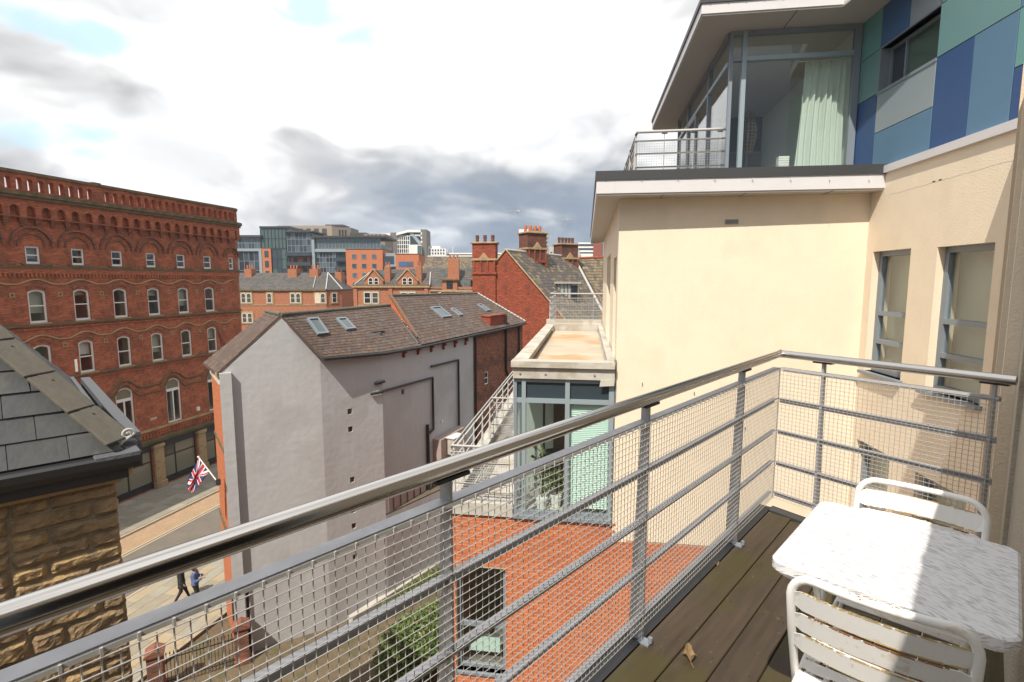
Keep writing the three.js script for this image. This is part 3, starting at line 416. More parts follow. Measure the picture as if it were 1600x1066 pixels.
// ---------- grey rendered house with the gable ----------
const G0 = [-7.63, 0, -20.68], GAZ = 62, S0 = [-5.64, 0, -22.47];
{
  const t = thing('rendered_house', 'tall grey rendered house with steep gable and long brown slate roof beyond the railing', 'house', G0);
  const W = rel(t, [0, 0, 0], 90), g = rel(t, G0, GAZ), s1 = rel(t, G0, 48), s2 = rel(t, S0, 27);
  new MB(g).prism([[-3.5, -.1], [0, -.1], [0, 11.68], [-1.32, 13.08], [-3.5, 11.12]], -.3, 0).build('gable_wall', M.greyRender, t);
  new MB(g).box(-3.52, -3.13, -.1, 11.16, -.1, .2).build('pilaster', M.greyRender, t);
  const wallH = (name, mat, m, x0, x1, y0, y1, holes) => put(name, new MB(m).add(extr(rect(x0, x1, y0, y1), holes, .3), new THREE.Matrix4().makeTranslation(0, 0, -.3)).geo(), mat, t);
  wallH('side_wall', M.greyRender, s1, 0, 2.68, -.1, 11.56, [9.1, 8.34, 6.15, 4.8, 4.1, 2.7].map(y => rect(1.07, 1.27, y - .12, y + .12)));
  wallH('side_wall', M.greyRender, s2, 0, 7.62, -.1, 11.52, [rect(1.29, 1.5, 9.34, 9.58)]);
  for (const y of [9.1, 8.34, 6.15, 4.8, 4.1, 2.7]) box('air_vent', M.sootBrick, t, [1.06, 1.28, y - .13, y + .13, -.12, -.1], s1);
  box('air_vent', M.sootBrick, t, [1.28, 1.51, 9.33, 9.59, -.12, -.1], s2);
  wallH('brick_wall', M.brownBrick, s2, 7.62, 13.98, -.1, 11.75, [rect(8.88, 9.4, 8.45, 9.2)]);
  box('end_wall', M.brownBrick, t, [13.7, 13.98, 0, 11.7, -4.4, -.3], s2);
  win(t, s2, 8.88, 8.45, .52, .75, { fw: .06, h: [.5], z: -.12 });
  // street side in orange brick, with a white dentil course
  const sf = rel(t, [-10.72, 0, -19.04], -35); box('street_wall', M.orangeBrick, t, [0, 3.2, -.1, 11.2, 0, .3], sf);
  { const d = new MB(sf); for (let x = .05; x < 3; x += .24) d.box(x, x + .11, 10.72, 10.9, -.06, .02); d.build('dentil_course', M.white, t); box('string_course', M.darkStone, t, [0, 3.2, 8.1, 8.25, -.04, .02], sf); box('eaves_corbel', M.dressed, t, [0, 3.2, 11.0, 11.16, -.12, .05], sf); box('string_course', M.darkStone, t, [0, 3.2, 4.6, 4.8, -.04, .02], sf); }
  // roofs
  const RA0 = V(-8.85, 13.22, -20.1), RA1 = V(-6.3, 13.25, -27.2), RE = V(-4.28, 11.48, -24.7), RR = V(-7.42, 11.55, -20.38), RS = V(-5.46, 11.5, -22.33);
  const RB0 = V(-6.3, 13.75, -27.2), RB1 = V(-2.4, 13.65, -36.4), RF = V(.9, 11.8, -34.84), RL0 = V(-10.78, 11.16, -18.98), RL1 = V(-12.4, 11.25, -20.9), RT = V(-10.6, 13.2, -22.7);
  const wq = new THREE.Group(); wq.name = 'roof'; wq.applyMatrix4(W); t.add(wq);
  const botA = x => x < .42 ? RR.clone().lerp(RS, x / .42) : RS.clone().lerp(RE, (x - .42) / .58);
  slates(lerpL(RA0, RA1), botA, 26, 17, [M.roofA, M.roofB, M.roofA, M.roofC], wq, { th: .012 });
  slates(lerpL(RB0, RB1), lerpL(RE.clone().setY(11.52), RF), 42, 18, [M.roofB, M.roofA, M.roofC], wq, { th: .012 });
  slates(lerpL(RT, RA0), lerpL(RL1, RL0), 11, 15, [M.roofA, M.roofB], wq, { th: .012 });
  { const d = new MB(); d.slab([RR, RS, RE, RA1, RA0].map(p => p.clone().add(V(0, -.012, 0))), .1).slab([RE, RF, RB1, RB0].map(p => p.clone().add(V(0, -.012, 0))), .1).slab([RL1, RL0, RA0, RT].map(p => p.clone().add(V(0, -.012, 0))), .1); d.build('roof_deck', M.roofB, wq); }
  const cap = (a, b, n, mat) => { for (let i = 0; i < n; i++) { const p = a.clone().lerp(b, i / n), q = a.clone().lerp(b, (i + .97) / n); new MB().tube([p.add(V(0, .02, 0)), q.add(V(0, rr(.012, .03), 0))], .085, 8).build('ridge_tile', mat, wq); } };
  cap(RA0, RA1, 15, M.hipStone); cap(RB0, RB1, 20, M.hipStone); cap(RA0, RT, 6, M.hipStone);
  // far verge, in pale mortar
  for (let i = 0; i < 16; i++) { const p = RB1.clone().lerp(RF, i / 16), q = RB1.clone().lerp(RF, (i + .8) / 16); new MB().tube([p.add(V(.03, .05, 0)), q.add(V(.03, .05, 0))], .06, 5).build('verge_tile', M.leadPale, wq); }
  // brick upstand where the higher roof begins
  { const o = V(.05, 0, -.1), a = RB0.clone().add(V(0, .12, 0)), b = RE.clone().lerp(RB0, .12).add(V(0, .1, 0)), c = RA1.clone().add(V(0, -.05, 0)); const mb = new MB(); const L = [c, b, a]; mb.tri(...L); mb.tri(...[a, b, c].map(p => p.clone().add(o))); mb.quad(a, b, b.clone().add(o), a.clone().add(o)); mb.build('brick_upstand', M.orangeBrick, wq); new MB().tube([a, b], .045, 5).build('upstand_coping', M.hipStone, wq); new MB().tube([c.clone().add(V(-.1, .06, .03)), RE.clone().lerp(RA1, .02).add(V(-.1, .06, .06))], .06, 4).build('lead_flashing', M.lead, wq); }
  // roof lights
  const skyl = (top, bot, tc, sc, w, h) => {
    const P = (a, b) => bot(a).lerp(top(a), b), o = P(tc, sc), e1 = P(tc + .02, sc).sub(o).normalize(), e2 = P(tc, sc + .02).sub(o).normalize(), n = V(0, 0, 0).crossVectors(e1, e2).normalize(); if (n.y < 0) { n.negate(); } e2.crossVectors(n, e1);
    const m = new THREE.Matrix4().makeBasis(e1, e2, n).setPosition(o.addScaledVector(n, .02)), f = new MB(m).add(extr(rect(-w / 2, w / 2, -h / 2, h / 2), [rect(-w / 2 + .07, w / 2 - .07, -h / 2 + .07, h / 2 - .07)], .1)).build('roof_light', M.frameGrey, wq); box('pane', M.blueGlass, f, [-w / 2 + .06, w / 2 - .06, -h / 2 + .06, h / 2 - .06, .03, .05], m);
  };
  const tA = lerpL(RA0, RA1), tB = lerpL(RB0, RB1), bB = lerpL(RE, RF);
  skyl(tA, botA, .155, .67, .58, .85); skyl(tA, botA, .37, .66, .55, .75); skyl(tB, bB, .32, .55, .95, .95); skyl(tB, bB, .46, .51, .42, .7); skyl(tB, bB, .79, .54, .5, .8);
  { const p = botA(.585).lerp(tA(.585), .36); new MB().hprism([[p.x - .5, p.z + .2], [p.x - .02, p.z - .5], [p.x + .15, p.z - .4], [p.x - .3, p.z + .3]], p.y + .1, p.y + .15).build('roof_vent', M.black, wq); new MB().box(p.x - .25, p.x + .05, p.y - .25, p.y + .1, p.z - .15, p.z + .1).build('vent_cheek', M.lead, wq); }
  { const p = bB(.7).lerp(tB(.7), .13), m = rel(t, [p.x, p.y, p.z], 27); new MB(m).box(-.95, .95, -.5, .45, -.4, .2).build('chimney_stub', M.gableBrick, t); box('stub_coping', M.gableBrick, t, [-1, 1, .45, .52, -.45, .25], m); }
  // gutters, pipes, brackets
  new MB(W).tube([RR, RS, RE].map(p => p.clone().add(V(.05, -.07, .05))), .07, 8).tube([RE.clone().add(V(.05, -.07, .05)), RE.clone().lerp(RF, .47).add(V(.06, -.07, .04))], .06, 8).build('gutter', M.black, t);
  new MB(W).tube([RE.clone().lerp(RF, .47), RF].map(p => p.clone().add(V(.06, -.09, .04))), .06, 8).build('gutter', M.black, t);
  for (let i = 0; i < 6; i++) { const x = 1.47 + 1.06 * i; new MB(s2).hprism([[x - .05, 0], [x + .05, 0], [x + .05, .2], [x - .05, .2]], 11.25, 11.48).hprism([[x - .05, 0], [x + .05, 0], [x + .04, .1], [x - .04, .1]], 11.05, 11.25).build('eaves_bracket', M.gableBrick, t); }
  const pipe = (m, pts, r = .055) => new MB(m).tube(pts.map(p => V(p[0], p[1], p[2] ?? .09)), r, 8).build('soil_pipe', M.black, t);
  pipe(s2, [[3.5, 10.34], [5.95, 10.34], [5.95, 6.75]]); pipe(s2, [[-.12, 9.78, .1], [3.6, 9.78], [3.6, 7.15], [3.13, 7.0], [3.13, 3.6]]); pipe(s2, [[3.13, 7.5], [3.13, 4]], .08); pipe(s1, [[2.1, 9.72], [2.66, 9.74]]); pipe(s1, [[2.3, 10.15], [2.75, 10.2]], .07);
  pipe(s2, [[7.75, 11.4], [7.75, 4]], .06); pipe(s2, [[11.45, 12.4], [11.45, 9], [11.7, 8.6], [11.7, 5]], .07); pipe(s2, [[13.3, 11.7], [13.3, 5]], .06);
  new MB(s2).prism([[3.65, 4.6], [6.05, 4.6], [6.05, 6.1], [5.8, 6.75], [3.65, 6.62]], .02, .5).build('boxed_duct', M.pinkRender, t);
  for (const x of [3.2, 4.35]) box('wall_sensor', M.white, t, [x, x + .1, 7.3, 7.42, 0, .08], s2);
  // low extension with a mossy felt roof
  const ex = [[.01, -.28], [.01, .002], [6.5, 1.0], [11, 1.3], [11, -.28]]; new MB(s2).hprism(ex, -.1, 4.1).build('extension_wall', M.greyRender, t); new MB(s2).hprism(ex, 4.1, 4.17).build('extension_roof', M.felt, t); { const d = new MB(s2); for (let i = 0; i < 8; i++) d.tube([V(.5 + i * .5, 4.15, .05), V(.5 + i * .5, 4.75 + .1 * i, .05)], .025, 5); d.build('wall_straps', M.black, t); } box('lower_render', M.pinkRender, t, [.2, 7.5, 4.18, 5.5, 0, .02], s2);
}

// ---------- stone building close at left ----------
{
  const O = [-5.15, 0, -6.54], t = thing('stone_building', 'weathered sandstone building with slate hipped roof and black gutter, close at left', 'building', O, 46);
  // local: x along the wall (corner at 0, wall runs to -x), z towards the viewer
  box('wall_core', M.stoneMortar, t, [-9, -.03, 0, 12.05, -6, -.035]);
  let y = 11.93, r = 0;
  const face = (mb, x0, x1, y0, y1, d0, rough) => {      // rock-faced block
    const nx = Math.max(3, Math.round((x1 - x0) / .05)), ny = Math.max(3, Math.round((y1 - y0) / .04)), sx = rr(0, 50), P = [];
    for (let j = 0; j <= ny; j++) for (let i = 0; i <= nx; i++) { const u = i / nx, v = j / ny, ed = Math.min(1, Math.min(u * (x1 - x0), (1 - u) * (x1 - x0), v * (y1 - y0), (1 - v) * (y1 - y0)) / .016); const jit = ed > 0 && ed < 1 || (i && j && i < nx && j < ny) ? .012 : .006; P.push(V(x0 + u * (x1 - x0) + rr(-jit, jit), y0 + v * (y1 - y0) + rr(-jit, jit) * .8, d0 + (ed > 0 ? rough * (.35 + .55 * fbm3(x0 + u * 3 + sx, v * 2 + sx, 2, 2, 8) + .9 * Math.abs(fbm3(x0 + u * (x1 - x0) * 16 + sx, v * 3.5 + sx, 5, 3, 28) - .5)) + rr(-.005, .008) : -.012))); }
    const id = (i, j) => P[j * (nx + 1) + i]; for (let j = 0; j < ny; j++) for (let i = 0; i < nx; i++) mb.quad(id(i, j), id(i + 1, j), id(i + 1, j + 1), id(i, j + 1));
    for (let i = 0; i < nx; i++) { for (const j of [0, ny]) { const a = id(i, j), b = id(i + 1, j); mb.quad(a, b, V(b.x, b.y, d0 - .05), V(a.x, a.y, d0 - .05)); } } for (let j = 0; j < ny; j++) for (const i of [0, nx]) { const a = id(i, j), b = id(i, j + 1); mb.quad(a, b, V(b.x, b.y, d0 - .05), V(a.x, a.y, d0 - .05)); }
  };
  const sm2 = [M.stone, M.stone2, M.stone];
  const hs = [.2, .21, .215, .2, .2, .23, .24, .2, .26, .22, .2, .24, .22, .2];
  for (const h of hs) {
    let x = 0; const first = r % 2 ? [.25, .72] : [.64, .36]; let k = 0;
    while (x > -2.6) { const w = k < 2 ? first[k] * rr(.9, 1.1) : rr(.3, .72); const mb = new MB(); mb.ou = rr(0, 9); mb.ov = rr(0, 9); face(mb, x - w + .013, x - .004 - (k ? .009 : -.03), y - h + .013, y - .013, -.008, .055); mb.build('stone', sm2[Math.floor(rnd() * 3)], t); x -= w; k++; }
    y -= h; r++;
  }
  box('lower_wall', M.stone, t, [-9, 0, 0, y, -6, -.01]); box('upper_wall', M.stone, t, [-9, -2.62, y, 11.95, -6, -.02]);
  { const mb = new MB(); mb.box(-.03, 0.02, 8, 12, -6, -.04); mb.build('return_wall', M.stone, t); }
  box('window', M.darkGlass3, t, [-2.4, -1.2, 8.2, 9.95, -.02, .05]);
  { const mb = new MB(); mb.ou = 3; mb.prism([[-9, 11.93], [.08, 11.93], [.11, 11.99], [.18, 12.03], [.18, 12.13], [-9, 12.13]], -.3, .07); mb.build('eaves_cornice', M.dressed, t); mb.p = []; new MB().cbox(-9, .2, 12.02, 12.12, -.2, .16, .02).build('eaves_cornice', M.dressed, t); }
  // gutter of the front and the lead-lined corner
  { const d = new MB(), pr = [[.1, 12.14], [.1, 12.33], [.13, 12.34], [.27, 12.34], [.30, 12.31], [.29, 12.22], [.24, 12.14]]; for (let i = 0; i < pr.length; i++) { const a = pr[i], b = pr[(i + 1) % pr.length]; d.quad(V(-9, a[1], a[0]), V(.28, a[1], a[0]), V(.28, b[1], b[0]), V(-9, b[1], b[0])); } d.prism(pr.map(p => [p[0], p[1]]), 0, 0); d.box(.27, .29, 12.14, 12.33, .1, .29); d.box(-9, .15, 12.0, 12.14, .1, .17); d.build('gutter', M.black, t);  }
  // the roof, pitch about 50 degrees
  const T = 1.27, EY = 12.32, OX = .16, OZ = .16, Wd = 6.5, hw = Wd / 2 + .1;
  const A = V(OX, EY, OZ), ap = V(OX - hw, EY + hw * T, OZ - hw), B = V(OX, EY, OZ - 2 * hw), far = V(-9, EY, OZ), farT = V(-9, EY + hw * T, OZ - hw);
  new MB().slab([far, A, ap, farT].map(p => p.clone().add(V(0, -.05, 0))), .05).slab([A, B, ap].map(p => p.clone().add(V(0, -.05, 0))), .05).build('roof_boards', M.slateC, t);
  const sl = Math.hypot(1, T), nz = V(0, 1 / sl, T / sl), up = V(0, T / sl, -1 / sl);
  let row = 0;
  for (let s = .04; s < 4.2; s += .33, row++) {                                        // front slope, slates one by one
    for (let k = 0; k < 9; k++) {
      const w = .54, x1 = OX - .03 - k * w - (row % 2 ? .27 : 0) - row * .0, x0 = x1 - w; if (x0 < -3.4) break;
      const hipX = q => OX - q / sl; const s1 = s + .37; if (x0 > hipX(s) - .02) continue;
      const P = (x, q) => V(x, EY, OZ).addScaledVector(up, q), th = rr(.012, .02), poly = [[x0 + .004, s], [Math.min(x1 - .004, hipX(s)), s], [Math.min(x1 - .004, hipX(s1)), s1], [x0 + .004, s1]]; if (poly[2][0] < poly[3][0]) poly[2][0] = poly[3][0] + .001;
      const mb = new MB(); mb.ou = rr(0, 9); mb.ov = rr(0, 9); const q = poly.map(([x, v], i) => P(x, v).addScaledVector(nz, i < 2 ? th + .014 : .004)), lo = poly.map(([x, v]) => P(x, v).addScaledVector(nz, -.004));
      mb.quad(...q); for (let i = 0; i < 4; i++) { const j = (i + 1) % 4; mb.quad(q[i], lo[i], lo[j], q[j]); } mb.build('slate', [M.slateA, M.slateA, M.slateB][Math.floor(rnd() * 3)], t);
    }
  }
  { const g = new THREE.Group(); g.name = 'end_slope'; t.add(g); slates(lerpL(ap, ap.clone().add(V(-.01, 0, -.01))), lerpL(A, B), 1, 1, [M.slateC], g); 
    for (let s = 0; s < 12; s++) { const f0 = s / 12, f1 = (s + 1.2) / 12, nn = V(T / sl, 1 / sl, 0), L = f => A.clone().lerp(ap, f), R = f => B.clone().lerp(ap, f); const n = Math.max(1, Math.round(12 * (1 - f0))); for (let k = 0; k < n; k++) { const P = (u, f, h) => L(Math.min(f, .999)).lerp(R(Math.min(f, .999)), u).addScaledVector(nn, h); const u0 = (k + .01) / n, u1 = (k + .99) / n, h = rr(.018, .028); new MB().quad(P(u0, f0, h), P(u1, f0, h), P(u1, f1, .004), P(u0, f1, .004)).quad(P(u0, f0, 0), P(u1, f0, 0), P(u1, f0, h), P(u0, f0, h)).build('slate', [M.slateC, M.slateB][k % 2], g); } } }
  // broad hip slabs
  const hd = ap.clone().sub(A).normalize(), hn = V(1, 1.15, 1).sub(hd.clone().multiplyScalar(V(1, 1.15, 1).dot(hd))).normalize(), hx = V(0, 0, 0).crossVectors(hd, hn).normalize();
  let q = .16; for (const L of [.62, .66, .64, .66, .7, .6]) { const m = new THREE.Matrix4().makeBasis(hx, hd, hn).setPosition(A.clone().addScaledVector(hd, q).addScaledVector(hn, .045)); const mb = new MB(m); mb.ou = rr(0, 4); mb.cbox(-.215 + rr(-.008, .008), .2, rr(0, .012), L - rr(.008, .03), 0, .04, .008); mb.build('hip_slab', M.hipStone, t); const nn = new MB(m); nn.box(.02, .04, L * .78, L * .8, .04, .052); nn.build('nail_hole', M.black, t); q += L; }
  // lead at the corner and the box gutter along the end
  { const d = new MB(); d.cbox(OX - .35, OX + .12, EY - .03, EY + .04, -.3, OZ + .14, .012).cbox(OX - .1, OX + .14, EY + .0, EY + .1, -1.2, -.02, .02); d.build('lead_flashing', M.lead, t); const e = new MB(); e.box(OX + .05, OX + .2, EY - .2, EY + .16, -5.9, -.2).box(OX - .12, OX - .06, EY - .1, EY + .2, -5.9, -.8).box(OX - .12, OX + .05, EY - .12, EY - .06, -5.9, -.8); e.build('box_gutter', M.lead, t); const c = []; for (let i = 0; i < 22; i++) { const a = i * .42, R = .075 * (1 - i / 26); c.push(V(OX + .03 + R * Math.cos(a), EY + .21 + R * Math.sin(a), OZ - .12)); } new MB().tube([V(OX - .12, EY + .03, OZ - .1), V(OX - .03, EY + .12, OZ - .11), ...c], .017, 6).build('iron_scroll', M.leadPale, t); box('pale_clip', M.white, t, [OX - .02, OX + .02, EY + .3, EY + .55, -5.9, -5.86]); }
}

// ---------- our own building ----------
const KO = [6.3, 0, -9.46];
{
  const t = thing('apartment_building', 'cream rendered apartment building with blue panel cladding and glazed penthouse, on the right', 'building', KO);
  const B = rel(t, KO, 185.24), D = rel(t, KO, 98), F = rel(t, [2.44, 0, -2.505], 42.2 + 180), P = rel(t, [KO[0] + .72 * .0913, 0, KO[2] - .72 * .9958], 98);
  // side wall with tall windows (x grows towards the viewer)
  const wins = [[.2, 1.0, 12.93, 2.08], [1.78, 1.02, 12.9, 2.09], [.13, .98, 9.55, 2.1], [1.74, 1.02, 9.52, 2.1]];
  put('side_wall', new MB(B).add(extr(rect(0, 3.3, 0, 16.3), wins.map(([x, w, y, h]) => rect(x, x + w, y, y + h)), .32), new THREE.Matrix4().makeTranslation(0, 0, -.32)).geo(), M.cream, t);
  wins.forEach(([x, w, y, h]) => {
    win(t, B, x, y, w, h, { fw: .085, d: .09, h: [.255, .49], bw: .075, z: -.2, fm: M.frameGrey, pm: M.glass });
    box('roller_blind', M.blind, t, [x - .05, x + w + .1, y - .05, y + h + .05, -.36, -.345], B); box('blind_edge', M.curtain2, t, [x + w * .62, x + w + .08, y - .05, y + h + .05, -.335, -.325], B); box('window_sill', M.frameGrey, t, [x - .06, x + w + .06, y - .05, y, -.2, .09], B);
  });
  box('room_back', M.room, t, [-.0, 3.3, 8, 16.2, -2.4, -2.3], B); box('room_floor', M.carpet, t, [0, 3.3, 12.6, 12.75, -2.3, -.34], B); box('room_floor', M.carpet, t, [0, 3.3, 9.2, 9.4, -2.3, -.34], B); box('room_ceiling', M.room, t, [0, 3.3, 16.0, 16.2, -2.3, -.34], B); for (const x of [0, 3.2]) box('room_side', M.room, t, [x, x + .1, 8, 16.0, -2.3, -.34], B);
  { const p = []; for (let i = 0; i <= 40; i++) p.push(V(.55 + i * .062, 15.92 + .0008 * i + rr(-.006, .006), .0)); new MB(B).tube(p, .0022, 4).build('wall_crack', M.soffit, t); for (const x of [1.55, 1.68]) box('crack_hole', M.bark, t, [x, x + .06, 15.935, 15.955, 0, .002], B); }
  // front wall (faces the camera); the left part stands further left than the side wall
  { const fw = new MB(D); fw.box(-4.03, -.001, 9.34, 16.03, -.3, 0).box(-4.33, -4.03, 9.34, 16.03, -.299, 0); fw.build('front_wall', M.cream, t); }
  put('return_wall', new MB(rel(t, [KO[0] - 4.33 * .9903, 0, KO[2] - 4.33 * .1392], 188)).add(extr(rect(-9, 0, 9.3, 16.03), [rect(-1.6, -.55, 12.9, 15.0), rect(-5.5, -3.2, 12.9, 15.2)], .3), new THREE.Matrix4().makeTranslation(0, 0, -.3)).geo(), M.cream, t);
  { const R = rel(t, [KO[0] - 4.33 * .9903, 0, KO[2] - 4.33 * .1392], 188); win(t, R, -1.6, 12.9, 1.05, 2.1, { fw: .06, fm: M.frameGrey, z: -.18 }); win(t, R, -5.5, 12.9, 2.3, 2.3, { fw: .07, v: [.5], fm: M.frameGrey, z: -.2 }); }
  { const v = new MB(D); v.add(extr(rect(-2.43, -2.2, 15.54, 15.62), [], .02)); v.build('wall_vent', M.concrete, t); const s = new MB(D); for (let i = 0; i < 4; i++) s.box(-2.42, -2.21, 15.55 + i * .017, 15.557 + i * .017, .021, .028); s.build('vent_slats', M.frameGrey, t); for (const [x, y] of [[-3.83, 12.5], [-2.86, 12.35], [-3.5, 11.9], [-1.9, 11.7]]) box('wall_hook', M.frameGrey, t, [x, x + .015, y, y + .06, 0, .02], D); }
  // brick base: every brick a piece on a bed of mortar
  put('mortar_bed', new MB(D).add(extr(rect(-7.85, .3, 0, 9.69), [rect(-7.56, -6.5, 6.15, 8.52), rect(-7.56, -6.5, 2.9, 5.25), rect(-4.33, .31, 9.33, 9.7)], .3), new THREE.Matrix4().makeTranslation(0, 0, -.3065)).geo(), M.mortar, t);
  { const V3 = [M.brickA, M.brickB, M.brickC, M.brickD, M.brickE, M.brickA], rest = V3.map(() => new MB(D)); let n = 0, row = 0; const bw = .225, bh = .075;
    for (let y = 9.69 - bh; y > 4.6; y -= bh, row++) for (let x = -7.85 + (row % 2 ? -.1125 : 0); x < -1.2; x += bw) {
      let x0 = Math.max(-7.85, x), x1 = x + bw - .011; const top = x + bw / 2 < -4.33 ? 9.7 : 9.33; if (y + bh > top + .01) continue;
      if ((y + bh > 6.15 && y < 8.52) || y < 5.25) { if (x1 > -7.56 && x0 < -7.56) x1 = -7.565; else if (x0 < -6.5 && x1 > -6.5) x0 = -6.495; else if (x1 > -7.56 && x0 < -6.5) continue; } if (x1 - x0 < .03) continue;
      const k = Math.floor(rnd() * 6), z = rr(-.002, .003), near = n < 300 && y > 8.2; const mb = near ? new MB(D) : rest[k]; mb.ou = rr(0, 3); mb.ov = rr(0, 3); mb.cbox(x0, x1, y, y + bh - .011, -.02, z, .004); if (near) { mb.build('brick', V3[k], t); n++; }
    }
    rest.forEach((r, i) => r.build('bricks', V3[i], t, { kind: 'stuff' }));
    const jl = new MB(D); jl.box(-7.85, -7.62, 6.15, 8.52, -.3, -.011); jl.build('reveal', M.orangeBrick, t); }
  for (const y of [6.15, 2.9]) { win(t, D, -7.56, y, 1.06, y > 5 ? 2.37 : 2.35, { fw: .07, h: [.42], bw: .1, fm: M.frameGrey, pm: M.glass, z: -.2 }); box('room_back', M.room, t, [-7.84, -5.5, y - .2, y + 2.7, -3.0, -2.9], D); box('room_ceiling', M.room, t, [-7.84, -5.5, y + 2.5, y + 2.6, -2.9, -.32], D); box('room_floor', M.carpet, t, [-7.84, -5.5, y - .2, y - .1, -2.9, -.32], D); box('room_side', M.room, t, [-5.5, -5.4, y - .2, y + 2.6, -2.9, -.32], D); box('inner_door', M.bark, t, [-6.9, -6.2, y - .1, y + 1.95, -2.89, -2.84], D); box('window_sill', M.frameGrey, t, [-7.6, -6.46, y - .05, y, -.18, .06], D); box('window_blind', M.slat, t, [-7.4, -6.7, y + .12, y + .55, -.5, -.48], D); }
  box('coping', M.concrete, t, [-7.9, -6.33, 9.7, 9.96, -.35, .06], D); box('terrace_floor', M.concrete, t, [-7.9, -6.36, 9.5, 9.72, -13, -.35], D); box('terrace_wall', M.orangeBrick, t, [-7.85, -7.6, 0, 9.69, -13, -.32], D); box('terrace_kerb', M.concrete, t, [-7.9, -7.6, 9.72, 9.92, -13, -.35], D);
  // slab under the penthouse: black edge over white fascia, boarded soffit
  const pl = o => [[-4.82 - o + .05, .47 + o], [.3, .38 + o], [.3, -1], [-4.82 - o + .05, -12]];
  const hp = (n, mat, y0, y1, o, m = D) => { const mb = new MB(m); mb.hprism(pl(o), y0, y1); return mb.build(n, mat, t); };
  hp('soffit', M.soffit, 16.03, 16.06, -.02); hp('fascia', M.fascia, 16.06, 16.29, 0); hp('roof_edge', M.roofEdge, 16.29, 16.45, .02);
  { const s = new MB(D); for (const z of [.2, -.1]) { } for (const x of [-3.6, -2.2, -.8]) s.box(x, x + .006, 16.022, 16.03, 0, .42); s.build('soffit_joint', M.roofEdge, t); const r = new MB(D); for (let x = -4.6; x < .2; x += .62) r.tube([V(x, 16.27, .45), V(x, 16.27, .475)], .009, 6); r.build('rivet', M.frameGrey, t); for (const x of [-4.45, -2, -.1]) box('fascia_joint', M.soffit, t, [x, x + .005, 16.06, 16.29, .38, .3815 + .47 - .38 - .018 * (x + 4.82)], D); }
  // blue panel cladding above the side wall
  box('flashing', M.fascia, t, [-.9, 3.3, 16.3, 16.42, -.1, .05], B);
  put('cladding_frame', new MB(B).add(extr(rect(-.9, 3.4, 16.42, 21.5), [rect(-.09, 1.35, 17.75, 18.47)], .34), new THREE.Matrix4().makeTranslation(0, 0, -.4)).geo(), M.p_slate, t);
  const pw = [-.75, -.1, .65, 1.36, 2.07, 2.77, 3.4], py = [16.425, 17.06, 17.74, 18.48, 19.2, 19.95, 20.7], spans = [
    [0, 1, 0, 2, 'navy'], [1, 3, 0, 1, 'blue'], [1, 3, 1, 2, 'grey'], [3, 4, 0, 2, 'navy'], [4, 5, 0, 2, 'blue'], [5, 6, 0, 1, 'navy'], [5, 6, 1, 2, 'mint'], [0, 1, 2, 3, 'teal'], [0, 1, 3, 4, 'mint'], [3, 5, 2, 3, 'teal'], [5, 6, 2, 3, 'blue'], [1, 2, 3, 5, 'slate'], [2, 3, 3, 4, 'grey'], [3, 5, 3, 4, 'teal'], [5, 6, 3, 4, 'mint'], [0, 1, 4, 6, 'blue'], [2, 3, 4, 6, 'blue'], [3, 6, 4, 6, 'steel'], [1, 2, 5, 6, 'navy']];
  for (const [a, b, c, d, k] of spans) new MB(B).cbox(pw[a] + .006, pw[b] - .006, py[c] + .006, py[d] - .006, -.06, -.03 + rr(-.002, .002), .003).build('cladding_panel', M['p_' + k], t);
  win(t, B, -.09, 17.75, 1.44, .72, { fw: .05, v: [.3], fm: M.frameGrey, pm: [M.darkGlass3, M.greenGlass], z: -.26 }); { const r = new MB(B); r.box(-.1, 1.36, 17.70, 17.75, -.25, -.02).box(-.1, 1.36, 18.47, 18.49, -.25, -.03).box(-.1, -.08, 17.74, 18.48, -.25, -.03); r.build('window_reveal', M.frameGrey, t); }
  // penthouse: glass front and side under a wide flat roof
  const PL = -2.24, fr = (n, b, m = P, mat = M.frameGrey) => box(n, mat, t, b, m);
  fr('mullion', [PL - .03, PL + .03, 16.45, 19.16, -.05, .03]); fr('mullion', [-2.05, -1.97, 16.45, 19.16, -.05, .045], P, M.frameLight); fr('mullion', [-.1, .02, 16.45, 19.16, -.05, .03]); fr('transom', [-1.965, -.102, 18.62, 18.7, -.05, .04], P, M.frameLight); fr('transom', [PL + .035, -2.055, 18.62, 18.7, -.05, .03]); fr('window_head', [PL + .035, -.102, 19.08, 19.16, -.06, .035]); fr('window_sill', [PL + .035, -.102, 16.45, 16.52, -.06, .035]);
  for (const [x0, x1] of [[PL + .03, -2.05], [-1.97, -.1]]) for (const [y0, y1] of [[16.5, 18.63], [18.69, 19.09]]) box('pane', M.glass, t, [x0, x1, y0, y1, -.012, .0], P);
  const Sd = rel(t, [4.12, 0, -10.49], 188);          // side glazing; x runs to the viewer, z to the left
  for (const x of [-1.6, -4.0, -5.45]) fr('mullion', [x - .035, x + .035, 16.45, 19.16, -.04, .05], Sd); fr('transom', [-5.4, -.04, 18.55, 18.63, -.04, .045], Sd, M.frameLight); fr('window_head', [-5.4, -.04, 19.06, 19.155, -.05, .04], Sd); fr('window_sill', [-5.4, -.04, 16.45, 16.53, -.05, .04], Sd); fr('door_frame', [-3.0, -2.93, 16.53, 18.55, -.03, .04], Sd); fr('door_frame', [-3.95, -3.88, 16.53, 18.55, -.03, .04], Sd); fr('door_frame', [-3.88, -3.0, 18.48, 18.548, -.03, .04], Sd);
  for (const [x0, x1] of [[-1.6, -.03], [-4, -1.6], [-5.45, -4]]) for (const [y0, y1] of [[16.52, 18.56], [18.62, 19.07]]) box('pane', M.glass, t, [x0 + .03, x1 - .03, y0, y1, -.006, .006], Sd);
